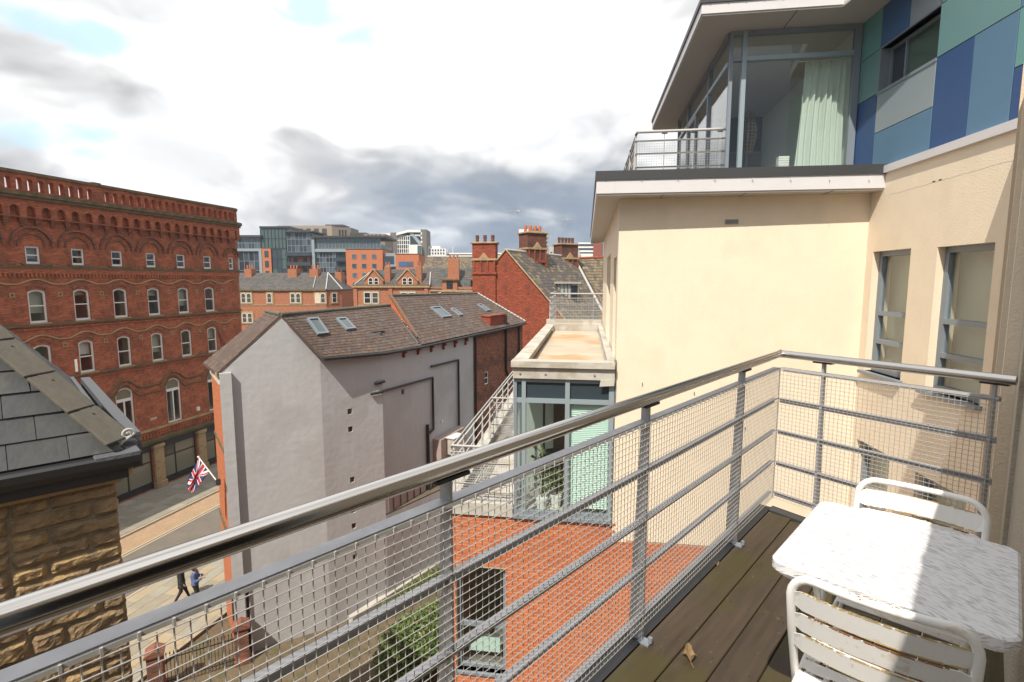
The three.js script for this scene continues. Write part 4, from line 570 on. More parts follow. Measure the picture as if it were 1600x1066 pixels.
  { const h = new MB(Sd); h.tube([V(-3.1, 17.35, .04), V(-3.1, 17.35, .1), V(-3.24, 17.35, .1)], .012, 6); h.build('door_handle', M.galv, t); }
  box('room_floor', M.soffit, t, [PL, 2, 16.3, 16.47, -6, -.06], P); box('room_wall', M.roomWall, t, [PL + .1, 2, 16.45, 19.2, -6.1, -6], P); box('room_wall', M.roomWall, t, [.02, .12, 16.45, 19.2, -6, -.1], P); box('picture_frame', M.bark, t, [-1.7, -.9, 17.4, 18.2, -5.99, -5.95], P);
  box('room_end', M.darkGlass2, t, [-5.6, -5.5, 16.45, 19.16, -2.4, -.1], Sd);
  const rp = [[-2.52, .83], [-.42, .83], [-.05, 2.4], [5, 2.4], [5, -7], [-2.5, -6.6]].map(([x, z]) => [x, z]);
  const roof = (n, mat, y0, y1, k) => { const mb = new MB(P); mb.hprism([[-2.95 - k, .72 + k], [-.62 + .3 * k, .72 + k], [-.3 + .1 * k, 2.6 + k], [4.5, 2.6 + k], [4.5, -8], [-2.95 - k, -6.4]], y0, y1); mb.build(n, mat, t); };
  roof('roof_soffit', M.soffit, 19.16, 19.19, -.02); roof('roof_fascia', M.fascia, 19.19, 19.36, 0); roof('roof_edge', M.roofEdge, 19.36, 19.46, .025);
  { const r = new MB(P); for (let x = -2.8; x < -.7; x += .3) r.tube([V(x, 19.33, .71), V(x, 19.33, .728)], .009, 6); r.build('rivet', M.frameGrey, t); box('soffit_joint', M.roofEdge, t, [-1.35, -1.34, 19.152, 19.16, 0, .7], P); }
  // balcony wall, near part unseen; ledge and upper set-back shaped to shade the table
  // x runs towards the viewer from the rail end, z out over the balcony
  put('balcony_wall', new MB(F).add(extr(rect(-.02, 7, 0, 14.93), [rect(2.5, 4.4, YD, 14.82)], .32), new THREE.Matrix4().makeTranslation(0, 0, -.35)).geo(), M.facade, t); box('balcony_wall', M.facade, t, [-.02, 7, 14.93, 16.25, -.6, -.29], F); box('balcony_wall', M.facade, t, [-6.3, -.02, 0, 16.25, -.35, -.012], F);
  box('balcony_wall', M.facade, t, [7, 12, 0, 16.25, -.6, -.03], F); box('room_back', M.room, t, [.2, 4.6, YD - .1, 15.6, -4.1, -4], F); box('room_floor', M.carpet, t, [.2, 4.6, YD - .2, YD - .02, -4, -.36], F); box('room_ceiling', M.room, t, [.2, 4.6, 15.5, 15.6, -4, -.61], F); for (const x of [.2, 4.5]) box('room_side', M.room, t, [x, x + .1, YD, 15.5, -4, -.61], F); box('unseen_sofa', M.carpet, t, [1.2, 3.2, YD, YD + .75, -3.4, -2.5], F); for (const x of [2.46, 3.4, 4.4]) box('door_frame', M.frameGrey, t, [x, x + .06, YD, 14.88, -.1, -.015], F);  // doorway room out of view, placed to darken the handrail reflection
  for (const [x, w, z, mt] of [[-.35, .09, .045, M.cream], [-1.35, .1, .06, M.cream], [-2.4, .09, .07, M.creamStain], [-.95, .05, .03, M.frameGrey]]) box('reveal_strip', mt, t, [x - w, x, 12.2, 16.2, -.012, z], F);
  for (const [x, y0, y1] of [[-.62, 12.5, 13.35], [-1.15, 12.7, 13.15]]) { box('window_edge', M.frameGrey, t, [x - .26, x, y0, y1, -.011, .03], F); }
}

// ---------- glazed bay with its flat roof ----------
const BO = [KO[0] - 4.34 * .9903, 0, KO[2] - 4.34 * .1392];
{
  const t = thing('glazed_bay', 'glazed stair bay with stained flat roof and blue-grey frames below the cream wall', 'building', BO, 98);
  const x0 = -1.98, x1 = -.012, f = (n, b, mat = M.frameGrey) => box(n, mat, t, b);
  f('mullion', [x0, x0 + .06, 9.76, 12.6, -.06, .03]); f('mullion', [x0 + .16, x0 + .24, 9.76, 12.6, -.06, .045], M.frameLight); f('mullion', [-.96, -.87, 9.76, 12.6, -.06, .045], M.frameLight); f('mullion', [x1 - .1, x1, 9.76, 12.6, -.06, .03], M.frameLight); f('window_head', [x0 + .002, x1 - .102, 12.515, 12.598, -.065, .035]); f('transom', [x0 + .062, x1 - .102, 12.1, 12.19, -.055, .04], M.frameLight); f('window_sill', [x0 - .02, x1, 9.69, 9.758, -.2, .08]); f('window_sill', [x0 + .062, x1 - .102, 9.76, 9.86, -.055, .035]);
  for (const [a, b] of [[x0 + .24, -.96], [-.87, x1 - .1], [x0 + .06, x0 + .16]]) { box('spandrel_panel', M.spandrel, t, [a, b, 12.19, 12.515, -.03, -.01]); box('pane', M.glass, t, [a, b, 9.86, 12.1, -.012, .0]); }
  { const bl = new THREE.Group(); bl.name = 'venetian_blind'; t.add(bl); for (let i = 0; i < 56; i++) { const y = 9.95 + i * .038; new MB(new THREE.Matrix4().makeRotationX(.95).setPosition(-.485, y, -.075)).box(-.40, .40, -.0012, .0012, -.022, .022).build('slat', M.slat, bl); } for (const x of [-.75, -.22]) box('ladder_cord', M.white, bl, [x, x + .006, 9.9, 12.1, -.135, -.13]); }
  box('floor', M.soffit, t, [x0, x1, 9.5, 9.69, -6, -.07]); box('side_wall', M.spandrel, t, [x0 - .0, x0 + .05, 9.69, 12.6, -8.4, -1.7]); box('side_wall', M.spandrel, t, [x0, x0 + .05, 12.15, 12.6, -1.7, -.07]); box('added_side_pane', M.glass, t, [x0 + .02, x0 + .035, 9.69, 12.15, -1.7, -.07]); box('added_side_mullion', M.frameGrey, t, [x0, x0 + .05, 9.69, 12.15, -.9, -.84]); box('inner_wall', M.roomWall, t, [x1 - .06, x1, 9.69, 12.6, -6, -.2]); box('back_wall', M.roomWall, t, [x0 + .06, -.08, 9.69, 12.56, -1.7, -1.62]); box('ceiling', M.soffit, t, [x0, x1, 12.56, 12.62, -6, -.07]); f('inner_frame', [-1.5, -1.45, 9.7, 12.5, -1.3, -1.25], M.black); f('inner_door', [-1.28, -.82, 9.7, 11.75, -1.615, -1.58], M.bark);  // side glazing added and back wall brought forward to brighten the bay
  // roof: fascia, kerb all round, stained sheet with joints
  box('roof_fascia', M.concrete, t, [x0 - .01, x1, 12.6, 12.83, -.1, .1]); { const b = new MB(); for (const x of [-1.85, -1.35, -.4]) b.tube([V(x, 12.71, .09), V(x, 12.71, .13)], .02, 8); b.build('bolt', M.galv, t); }
  const kerb = [[-2.0, -.16, -.02, .14, 'a'], [-2.0, -1.72, -8.6, -.17, 'b'], [-.14, x1, -8.6, .14, 'c']];
  box('roof_kerb', M.concrete, t, [-2.02, x1 - .002, 12.83, 12.95, -.16, .17]); box('roof_kerb', M.concrete, t, [-2.02, -1.72, 12.83, 12.94, -8.9, -.165]); box('roof_kerb', M.concrete, t, [-.16, x1, 12.83, 12.99, -8.9, -.165]); box('roof_step', M.concrete, t, [-1.72, -.16, 12.7, 12.98, -9.1, -8.6]); box('roof_step', M.concrete, t, [-2.02, x1, 12.6, 13.1, -9.4, -9.1]);
  box('roof_base', M.concrete, t, [-2.0, x1, 12.6, 12.7, -9.1, -.1]);
  for (let i = 0; i < 4; i++) box('roof_sheet', M.flatRoof, t, [-1.72, -.16, 12.7, 12.735 + .006 * (i % 2), -.17 - 2.1 * (i + 1) + .01, -.17 - 2.1 * i]);
  { const d = new MB(); d.prism([[-.3, 12.48], [-.02, 12.5], [-.012, 12.62], [-.28, 12.6]], .1, .125); d.build('loose_flashing', M.concrete, t); const w = new MB(); w.tube([V(.005, 12.0, .03), V(.008, 13.0, .04)], .012, 5); w.build('cable', M.frameGrey, t); }
}

// ---------- railings ----------
// a run of bays in local x from x0 to x1; mesh side is +z
function railRun(t, m, x0, x1, posts, o = {}) {
  const ys = o.ys || [.985, .762, .545, .328, .112], mat = o.mat || M.galv, s = o.mesh ?? .025, base = o.base ?? 0, top = o.top ?? 1.08;
  const dep = o.dep ?? 1;
  for (const x of posts) { const pp = new MB(m ? m.clone().multiply(new THREE.Matrix4().makeTranslation(x, 0, -.004)).multiply(new THREE.Matrix4().makeRotationY(-Math.PI / 2)) : new THREE.Matrix4().makeTranslation(x, 0, -.004).multiply(new THREE.Matrix4().makeRotationY(-Math.PI / 2))); pp.prism([[0, base - .05], [0, top - .03], [-.036 * dep, top - .03], [-.038 * dep, .9], [-.072 * dep, base - .05]], -.006, .006); pp.build('post', mat, t); const c = new MB(m); c.box(x - .055, x + .055, top - .034, top - .024, -.04, .012); c.build('saddle', M.black, t); const b = new MB(m); b.box(x - .022, x + .022, base - .0, base + .008, -.02, .03).tube([V(x, base + .012, .03), V(x, base + .035, .03)], .01, 6); b.build('foot_plate', M.frameGrey, t); }
  ys.forEach((y, i) => { const r = new MB(m); if (i === 0) r.box(x0, x1, y - .010, y, -.040, .0).box(x0, x1, y - .028, y - .010, -.040, -.034); else r.box(x0, x1, y - .017, y + .016, -.03, -.021).box(x0, x1, y + .0105, y + .016, -.021, -.004); r.build(i === 0 ? 'top_bar' : 'rail', mat, t); });
  if (s) { const e = [x0, ...(o.joints || []), x1]; for (let i = 0; i < e.length - 1; i++) { const w = new MB(m), r = o.wr ?? .0015, y1 = ys[0] - .016, y0 = ys[ys.length - 1] - .02; for (let x = e[i] + .004; x <= e[i + 1]; x += s) w.bar(V(x, y0, .006), V(x, y1, .006), r); for (let y = y0; y <= y1 + .001; y += s) w.bar(V(e[i], y, .006 + r * 1.5), V(e[i + 1], y, .006 + r * 1.5), r); w.build('mesh_panel', M.wire, t); if (o.lip) { const l = new MB(m); l.box(e[i], e[i + 1], ys[0] - .012, ys[0] - .003, .001, .006); for (let x = e[i] + .03; x < e[i + 1]; x += .05) l.box(x - .0022, x + .0022, ys[0] - .016, ys[0] - .002, .002, .009); l.build('mesh_clip', M.leadPale, t); } } }
}
const AO = [1.781, YD, -3.453];
{
  const t = thing('balcony_railing', 'steel mesh balcony railing with round stainless handrail across the foreground', 'railing', AO);
  const A = rel(t, AO, 42.2), C = rel(t, AO, 145.3);
  railRun(t, A, -5.4, 0, [-.66, -1.80, -2.885, -3.97, -5.06], { joints: [-2.885], lip: true });
  railRun(t, C, 0, 1.10, [.266, 1.075], { lip: true });
  const u = V(...AO), ax = V(Math.sin(42.2 * D2R), 0, -Math.cos(42.2 * D2R)), cx = V(Math.sin(145.3 * D2R), 0, -Math.cos(145.3 * D2R));
  const h = V(0, 1.08, 0).addScaledVector(ax, -.015);
  new MB().tube([h.clone().addScaledVector(ax, -5.4), h.clone().addScaledVector(ax, -.02), h, h.clone().addScaledVector(cx, .02), h.clone().addScaledVector(cx, 1.155)], .0242, 24).build('handrail', M.inox, t);
}
{ // penthouse terrace
  const o = [2.56, 16.44, -11.17], t = thing('terrace_railing', 'pale mesh railing of the penthouse terrace above the white fascia', 'railing', o, 98), opt = { mesh: .05, wr: .0025, mat: M.leadPale };
  railRun(t, null, 0, 1.66, [.55, 1.12, 1.64], { ...opt, ys: [.93, .66, .39, .12] }); railRun(t, new THREE.Matrix4().makeRotationY(Math.PI / 2), 0, 6, [.03, 1.4, 2.8, 4.2, 5.6], { ...opt, ys: [.93, .66, .39, .12] });
  new MB().tube([V(1.68, 1.09, 0), V(0, 1.09, 0), V(0, 1.09, -6)], .026, 10).build('handrail', M.leadPale, t);
}
{ // at the back of the flat roof
  const t = thing('roof_railing', 'galvanised mesh railing at the far end of the flat roof', 'railing', [1.42, 12.95, -19.4], 98), opt = { mesh: .06, wr: .003, mat: M.leadPale, ys: [.95, .72, .49, .26, .03], dep: .7 };
  railRun(t, null, 0, 1.95, [.06, .42, 1.55, 1.92], opt); railRun(t, new THREE.Matrix4().makeRotationY(Math.PI / 2), 0, 3.5, [.05, 1.2, 2.4, 3.4], opt); new MB().tube([V(1.97, 1.1, 0), V(0, 1.1, 0), V(0, 1.1, -3.5)], .024, 8).build('handrail', M.leadPale, t);
}
{ // walkway beside the glazed bay
  const a = 7.6, o = [KO[0] - a * .9903, 9.96, KO[2] - a * .1392], t = thing('walkway_railing', 'galvanised railing round the narrow terrace left of the glazed bay', 'railing', o, 98), opt = { mesh: .05, wr: .0028, mat: M.leadPale, ys: [1.05, .82, .6, .38, .12], top: 1.18 };
  const side = new THREE.Matrix4().makeRotationY(Math.PI / 2);
  railRun(t, null, .02, 1.2, [.04, .6, 1.18], { ...opt }); railRun(t, side, 0, 9.6, [.03, 1.1, 2.2, 3.3, 4.4, 5.6, 6.8, 8, 9.5], { ...opt, mesh: 0 }); railRun(t, new THREE.Matrix4().makeTranslation(0, 0, -4.5), 0, 1.24, [.05, 1.2], opt); box('perforated_screen', M.galv, t, [.35, 1.2, .3, 1.75, -6.6, -6.58]);
  new MB().tube([V(1.22, 1.18, 0), V(0, 1.18, 0), V(0, 1.18, -9.6)], .024, 8).tube([V(0, 1.18, -4.5), V(1.24, 1.18, -4.5)], .022, 8).build('handrail', M.leadPale, t);
}

// ---------- balcony floor and furniture ----------
{
  const t = thing('balcony_floor', 'dark weathered timber decking of the balcony with green algae and steel edging', 'balcony', AO, 42.2);
  let i = 0; for (let z = -.006; z < 1.2; z += .1495, i++) { const mb = new MB(); mb.ou = rr(0, 1); mb.ov = i * .37; mb.cbox(-6.4, -.236 * (z + .07) - .045, -.028, rr(-.001, .001), z, z + .1445, .003); mb.build('deck_board', M.deck[i % 3], t); }
  { const s = new MB(); for (let k = 0; k < 8; k++) for (const x of [-.35, -.8, -1.25, -1.7, -2.15, -2.6, -3.05]) { const z = -.006 + .1495 * k + .03; s.tube([V(x, -.004, z), V(x, .0012, z)], .004, 8).tube([V(x, -.004, z + .085), V(x, .0012, z + .085)], .004, 8); } s.build('deck_screws', M.black, t); }
  box('edge_angle', M.roofEdge, t, [-6.4, .03, -.22, .01, -.1, -.088]); box('edge_angle', M.roofEdge, t, [-6.4, .03, -.012, .004, -.088, -.01]);
  const C = rel(t, AO, 145.3); box('edge_angle', M.roofEdge, t, [-.02, 1.2, -.2, .008, -.05, -.04], C); box('edge_angle', M.roofEdge, t, [-.02, 1.2, -.012, .006, -.04, .03], C);
  box('joist', M.galv, t, [-6.4, -.3, -.24, -.03, .1, .16]); box('joist', M.galv, t, [-6.4, -.3, -.24, -.03, .9, .96]);
}
function leafShape(s) { const mb = new MB(), n = 7; for (let i = 0; i < n; i++) for (const q of [-1, 1]) { const a = i / n, b = (i + 1) / n, w = u => s * .32 * Math.sin(Math.PI * Math.pow(u, .8)) * (1 + .3 * Math.sin(u * 17)), P = (u, k) => V(s * (u - .5), .012 + s * .22 * (k * k) + .012 * Math.sin(u * 7 + k), q * k * w(u)); mb.quad(P(a, 0), P(b, 0), P(b, 1), P(a, 1)); } return mb; }
for (const [x, z, s, az, lb] of [[.735, -2.02, .08, 10, 'curled dead brown leaf lying on the decking near the railing foot'], [1.12, -2.72, .03, 80, 'tiny pale crumb on the decking halfway to the far corner']]) { const t = thing('dead_leaf', lb, 'leaf', [x, YD + .002, z], az); leafShape(s).build('blade', M.leaf, t); new MB().tube([V(-s * .5, .012, 0), V(-s * .8, .006, s * .1)], .0015, 5).build('stalk', M.leaf, t); }
{
  const t = thing('bistro_table', 'small folding bistro table covered with white marbled vinyl, half in shade', 'table', [1.17, YD, -1.515], 133.5);
  const rr4 = (w, d, r) => { const p = []; for (const [sx, sz, a0] of [[1, 1, 0], [-1, 1, 90], [-1, -1, 180], [1, -1, 270]]) for (let k = 0; k <= 6; k++) { const a = (a0 + k * 15) * D2R; p.push([sx * (w - r) + r * Math.cos(a), sz * (d - r) + r * Math.sin(a)]); } return p; };
  new MB().hprism(rr4(.273, .30, .042), .703, .728).build('tabletop', M.vinyl, t); { const a = rr4(.273, .30, .042), b = rr4(.266, .293, .037), mb = new MB(); const n = a.length; for (let i = 0; i < n; i++) { const j = (i + 1) % n; mb.quad(V(a[i][0], .728, a[i][1]), V(a[j][0], .728, a[j][1]), V(b[j][0], .7325, b[j][1]), V(b[i][0], .7325, b[i][1])); } mb.hprism(b, .728, .7325); mb.build('vinyl_cover', M.vinyl, t); }
  new MB().hprism(rr4(.262, .288, .045), .688, .704).build('underside', M.whiteMetal, t);
  for (const s of [-1, 1]) { new MB().tube([V(s * .2, .69, -.2), V(s * .2, .02, .24)], .0105, 10).build('leg', M.whiteMetal, t); new MB().tube([V(s * .175, .69, .2), V(s * .175, .02, -.24)], .0105, 10).build('leg', M.whiteMetal, t); }
  for (const z of [-.24, .24]) new MB().tube([V(-.2, .03, z), V(.2, .03, z)], .0095, 8).build('stretcher', M.whiteMetal, t);
}
{
  const t = thing('bistro_chair', 'white steel slatted bistro chair with rust streaks, nearest, its back to the camera', 'chair', [1.0, YD, -1.325], 130.5, null);
  const W = .186, top = .80, arc = []; const up = (s) => [V(s * .19, .012, -.18), V(s * .188, .43, .06), V(s * W, .62, .155), V(s * W, top - .06, .195)];
  for (let k = 1; k <= 5; k++) { const a = k * 18 * D2R; arc.push([W - .055 * (1 - Math.cos(a)), top - .06 + .06 * Math.sin(a)]); }
  const bow = x => .195 + .03 * (1 - (x / W) ** 2);
  const loop = [...up(-1), ...arc.map(([x, y]) => V(-x, y, bow(x))), ...[-.09, -.045, 0, .045, .09].map(x => V(x, top, bow(x))), ...arc.slice().reverse().map(([x, y]) => V(x, y, bow(x))), ...up(1).reverse()];
  new MB().tube(loop, .0108, 14).build('back_frame', M.whiteMetal, t);
  for (const s of [-1, 1]) new MB().tube([V(s * .165, .012, .2), V(s * .165, .25, .0), V(s * .165, .435, -.165)], .0105, 10).build('leg', M.whiteMetal, t);
  new MB().tube([V(-.165, .03, .185), V(.165, .03, .185)], .009, 8).build('stretcher', M.whiteMetal, t); new MB().tube([V(-.188, .05, -.16), V(.188, .05, -.16)], .009, 8).build('stretcher', M.whiteMetal, t);
  let i3 = 0; for (const y of [.731, .661, .592]) {
    const mb = new MB(), n = 14, h = .0295, z = (x, v) => bow(x) * 1 - (.74 - v) * .30 - .004; for (let i = 0; i < n; i++) { const a = -W + 2 * W * i / n, b = -W + 2 * W * (i + 1) / n, hh = x => h * (1 - .35 * smooth(.86, 1, Math.abs(x) / W)); for (const [o, f] of [[0, 0], [.0025, 1]]) { const q = [V(a, y - hh(a), z(a, y - h) + o), V(b, y - hh(b), z(b, y - h) + o), V(b, y + hh(b), z(b, y + h) + o), V(a, y + hh(a), z(a, y + h) + o)]; mb.quad(...(f ? q : q.reverse())); } mb.quad(V(a, y + hh(a), z(a, y + h)), V(a, y + hh(a), z(a, y + h) + .0025), V(b, y + hh(b), z(b, y + h) + .0025), V(b, y + hh(b), z(b, y + h))); } const sl = mb.build('back_slat', M.whiteMetal, t);
    const r = new MB(); for (let i = 0; i < 70; i++) { const x = rr(-W * .85, W * .8), zz = z(x, y - h); r.box(x, x + rr(.004, .022), y - h - .0008, y - h + rr(.0006, .0026), zz - .0004, zz + .0031); } for (let i = 0; i < 45; i++) { const x = rr(-W * .85, W * .85), zz = z(x, y + h); r.box(x, x + rr(.004, .022), y + h - rr(.0004, .0022), y + h + .0007, zz - .0004, zz + .0031); } r.build('rust_edge', i3++ % 2 ? M.rust : M.rustPale, sl, { kind: 'stuff' });
  }
  { const r = new MB(); for (let i = 0; i < 26; i++) { const x = rr(-.06, .04), w = rr(.002, .007), a = rr(.5, 1.9); r.box(x, x + w, top + .0108 * Math.sin(a) - .0012, top + .0116 * Math.sin(a), bow(x) + .0108 * Math.cos(a) - .0015, bow(x) + .0116 * Math.cos(a)); } r.build('rust_patch', M.rust, t, { kind: 'stuff' }); }
  for (let k = 0; k < 6; k++) { const z = .15 - k * .062, f = k === 0 || k === 5 ? .012 : 0; const mb = new MB(); mb.cbox(-.178, .178, .444 - f, .447 - f, z - .025, z + .025, .001); const sl = mb.build('seat_slat', M.whiteMetal, t); const r = new MB(); for (let i = 0; i < 12; i++) { const x = rr(-.175, .165); r.box(x, x + rr(.004, .014), .4438 - f, .4478 - f, z + .0225, z + .0255); } r.build('rust_edge', M.rust, sl, { kind: 'stuff' }); }
  new MB().tube([V(-.178, .436, .18), V(-.178, .436, -.18), V(.178, .436, -.18), V(.178, .436, .18)], .009, 8).build('seat_frame', M.whiteMetal, t);
  const c = t.clone(); c.name = numbered('bistro_chair'); c.position.set(1.345, YD, -1.69); c.rotation.y = (90 - 313) * D2R; c.userData = { label: 'white steel slatted bistro chair on the far side of the table, facing the camera', category: 'chair' }; scene.add(c);
}

// ---------- things inside the glazed rooms ----------
const inP = (x, y, z) => { const a = 98 * D2R, o = [KO[0] + .72 * .0913, KO[2] - .72 * .9958]; return [o[0] + x * Math.sin(a) + z * Math.cos(a), y, o[1] - x * Math.cos(a) + z * Math.sin(a)]; };
{
  const t = thing('curtain', 'pale green curtain hanging behind the penthouse glass', 'curtain', inP(-.48, 16.47, -.2), 98), mb = new MB(), n = 120;
  const f = (u, v) => { const w = .36 + .07 * (1 - v) - .0 * v, x = (u - .5) * 2 * w - .05 * (1 - v); return V(x, v * 2.15 - .0, .035 * Math.sin(u * 46 + 1.5 * Math.sin(v * 3)) + .02 * Math.sin(u * 19 + 4 * v)); };
  for (let i = 0; i < n; i++) for (let j = 0; j < 10; j++) mb.quad(f(i / n, j / 10), f((i + 1) / n, j / 10), f((i + 1) / n, (j + 1) / 10), f(i / n, (j + 1) / 10)); mb.build('cloth', M.curtain, t); new MB().tube([V(-.5, 2.17, 0), V(.45, 2.17, 0)], .012, 8).build('rail', M.white, t);
}
{
  const t = thing('wicker_lamp', 'dark wicker lantern standing behind the penthouse glass', 'lamp', inP(-1.72, 16.47, -.55), 98), mb = new MB(); for (let k = 0; k < 14; k++) { const a = k / 14 * 2 * Math.PI, p = []; for (let i = 0; i <= 8; i++) { const v = i / 8, r = .14 * Math.sin(Math.PI * (.18 + .72 * v)) + .02; p.push(V(r * Math.cos(a), .6 + v * .8, r * Math.sin(a))); } mb.tube(p, .006, 4, false); } for (let i = 0; i <= 12; i++) { const v = i / 12, r = .14 * Math.sin(Math.PI * (.18 + .72 * v)) + .02, p = []; for (let k = 0; k <= 14; k++) { const a = k / 14 * 2 * Math.PI; p.push(V(r * Math.cos(a), .6 + v * .8, r * Math.sin(a))); } mb.tube(p, .005, 4, false); } mb.build('shade', M.bark, t); const s = new MB(); s.tube([V(0, .0, 0), V(0, 1.3, 0)], .012, 6); s.build('stem', M.black, t); new MB().tube([V(0, 0, 0), V(0, .03, 0)], .12, 16).build('foot', M.black, t);
}
{ const t = thing('cushion', 'blue and red cushion on the penthouse floor beside the curtain', 'cushion', inP(-1.2, 16.47, -.35), 98); const g = new THREE.SphereGeometry(1, 20, 12); g.scale(.26, .1, .14); g.translate(0, .1, 0); put('cover', g, std('blue_cloth', [.03, .06, .42], .85), t); const h = new THREE.SphereGeometry(.06, 12, 8); h.scale(1.2, .6, 1); h.translate(.12, .17, .06); put('red_patch', h, std('red_cloth', [.4, .02, .04], .85), t); }
{ const t = thing('paper_stack', 'small stack of white boxes beside the green curtain', 'box', inP(-1.02, 16.47, -.6), 98); for (let i = 0; i < 7; i++) new MB().cbox(-.1, .1, .2 + i * .045, .24 + i * .045, -.08, .08, .004).build('box', M.white, t); new MB().box(-.13, .13, 0, .2, -.12, .12).build('stand', M.bark, t); }
{ const t = thing('sideboard', 'low dark cabinet behind the penthouse glass', 'cabinet', inP(-1.62, 16.47, -1.3), 98); new MB().cbox(-.35, .35, .05, .75, -.2, .2, .01).build('carcass', M.bark, t); for (const s of [-1, 1]) box('door', M.black, t, [s * .17 - .16, s * .17 + .16, .1, .7, .2, .215]); }
const inB = (x, y, z) => { const a = 98 * D2R; return [BO[0] + x * Math.sin(a) + z * Math.cos(a), y, BO[2] - x * Math.cos(a) + z * Math.sin(a)]; };
function leafy(t, n, r, h, y0, sz, mats, sx = 1, szz = 1) {   // leaf clumps through a volume
  const mbs = mats.map(() => new MB());
  for (let i = 0; i < n; i++) { const a = rnd() * 6.283, q = Math.cbrt(rnd()), v = Math.acos(2 * rnd() - 1), p = V(r * q * Math.sin(v) * Math.cos(a) * sx, y0 + h * (.5 + .5 * q * Math.cos(v)), r * q * Math.sin(v) * Math.sin(a) * szz), d = V(rr(-1, 1), rr(-.2, 1), rr(-1, 1)).normalize(), e = V(0, 0, 0).crossVectors(d, V(rr(-1, 1), rr(-1, 1), rr(-1, 1))).normalize(), L = sz * rr(.6, 1.3); mbs[Math.floor(rnd() * mats.length)].quad(p, p.clone().addScaledVector(d, L * .5).addScaledVector(e, L * .28), p.clone().addScaledVector(d, L), p.clone().addScaledVector(d, L * .5).addScaledVector(e, -L * .28)); }
  mbs.forEach((m, i) => m.build('foliage', mats[i], t, { kind: 'stuff' }));
}
for (const [x, z, h, lb] of [[-1.45, -.45, 1.5, 'tall leafy houseplant behind the glazed bay window at left'], [-1.15, -.6, .7, 'small potted plant on the floor of the glazed bay']]) { const t = thing('houseplant', lb, 'plant', inB(x, 9.7, z), 98); new MB().tube([V(0, 0, 0), V(0, .25, 0)], [.09, .13], 14).build('pot', M.white, t); new MB().tube([V(0, .2, 0), V(.03, h * .8, .02)], .012, 6).build('stem', M.bark, t); leafy(t, 110, .17, h * .75, .3, .12, [M.foliage[0], M.foliage[1]]); }
{ const t = thing('office_chair', 'dark office chair inside the glazed bay', 'chair', inB(-1.12, 9.7, -.85), 60); new MB().cbox(-.22, .22, .44, .52, -.22, .22, .03).build('seat', M.black, t); new MB().cbox(-.21, .21, .6, 1.15, -.26, -.2, .025).build('backrest', M.black, t); new MB().tube([V(0, .08, 0), V(0, .45, 0)], .03, 8).build('column', M.black, t); for (let k = 0; k < 5; k++) { const a = k * 1.2566; new MB().tube([V(0, .1, 0), V(.28 * Math.cos(a), .05, .28 * Math.sin(a))], .02, 6).build('leg', M.black, t); } }

// ---------- street level: people, flag, fence, planting ----------
function fieldGeo(fn, c, half, res, mb) {
  const mc = new MarchingCubes(res, new THREE.MeshBasicMaterial(), false, false, 90000); const hs = res / 2;
  for (let z = 0; z < res; z++) for (let y = 0; y < res; y++) for (let x = 0; x < res; x++) mc.field[z * res * res + y * res + x] = -fn(c.x + (x - hs) / hs * half, c.y + (y - hs) / hs * half, c.z + (z - hs) / hs * half);
  mc.isolation = 0; mc.update(); const P = mc.positionArray, N = mc.normalArray;
  for (let i = 0; i < mc.count; i++) { mb.p.push(c.x + P[i * 3] * half, c.y + P[i * 3 + 1] * half, c.z + P[i * 3 + 2] * half); const n = V(N[i * 3], N[i * 3 + 1], N[i * 3 + 2]).normalize(); mb.n.push(n.x, n.y, n.z); mb.t.push(c.x + P[i * 3] * half, c.y + P[i * 3 + 1] * half); }
  return mb;
}
const capD = (x, y, z, b) => { const [ax, ay, az, bx, by, bz, r0, r1] = b, dx = bx - ax, dy = by - ay, dz = bz - az, t = clamp(((x - ax) * dx + (y - ay) * dy + (z - az) * dz) / (dx * dx + dy * dy + dz * dz + 1e-9)); return Math.hypot(x - ax - dx * t, y - ay - dy * t, z - az - dz * t) - r0 - (r1 - r0) * t; };
const smin = (a, b, k) => { const h = Math.max(k - Math.abs(a - b), 0) / k; return Math.min(a, b) - h * h * k * .25; };
const union = (bones, k, inf = 0) => (x, y, z) => { let d = 9; for (const b of bones) d = smin(d, capD(x, y, z, b), k); return d - inf; };
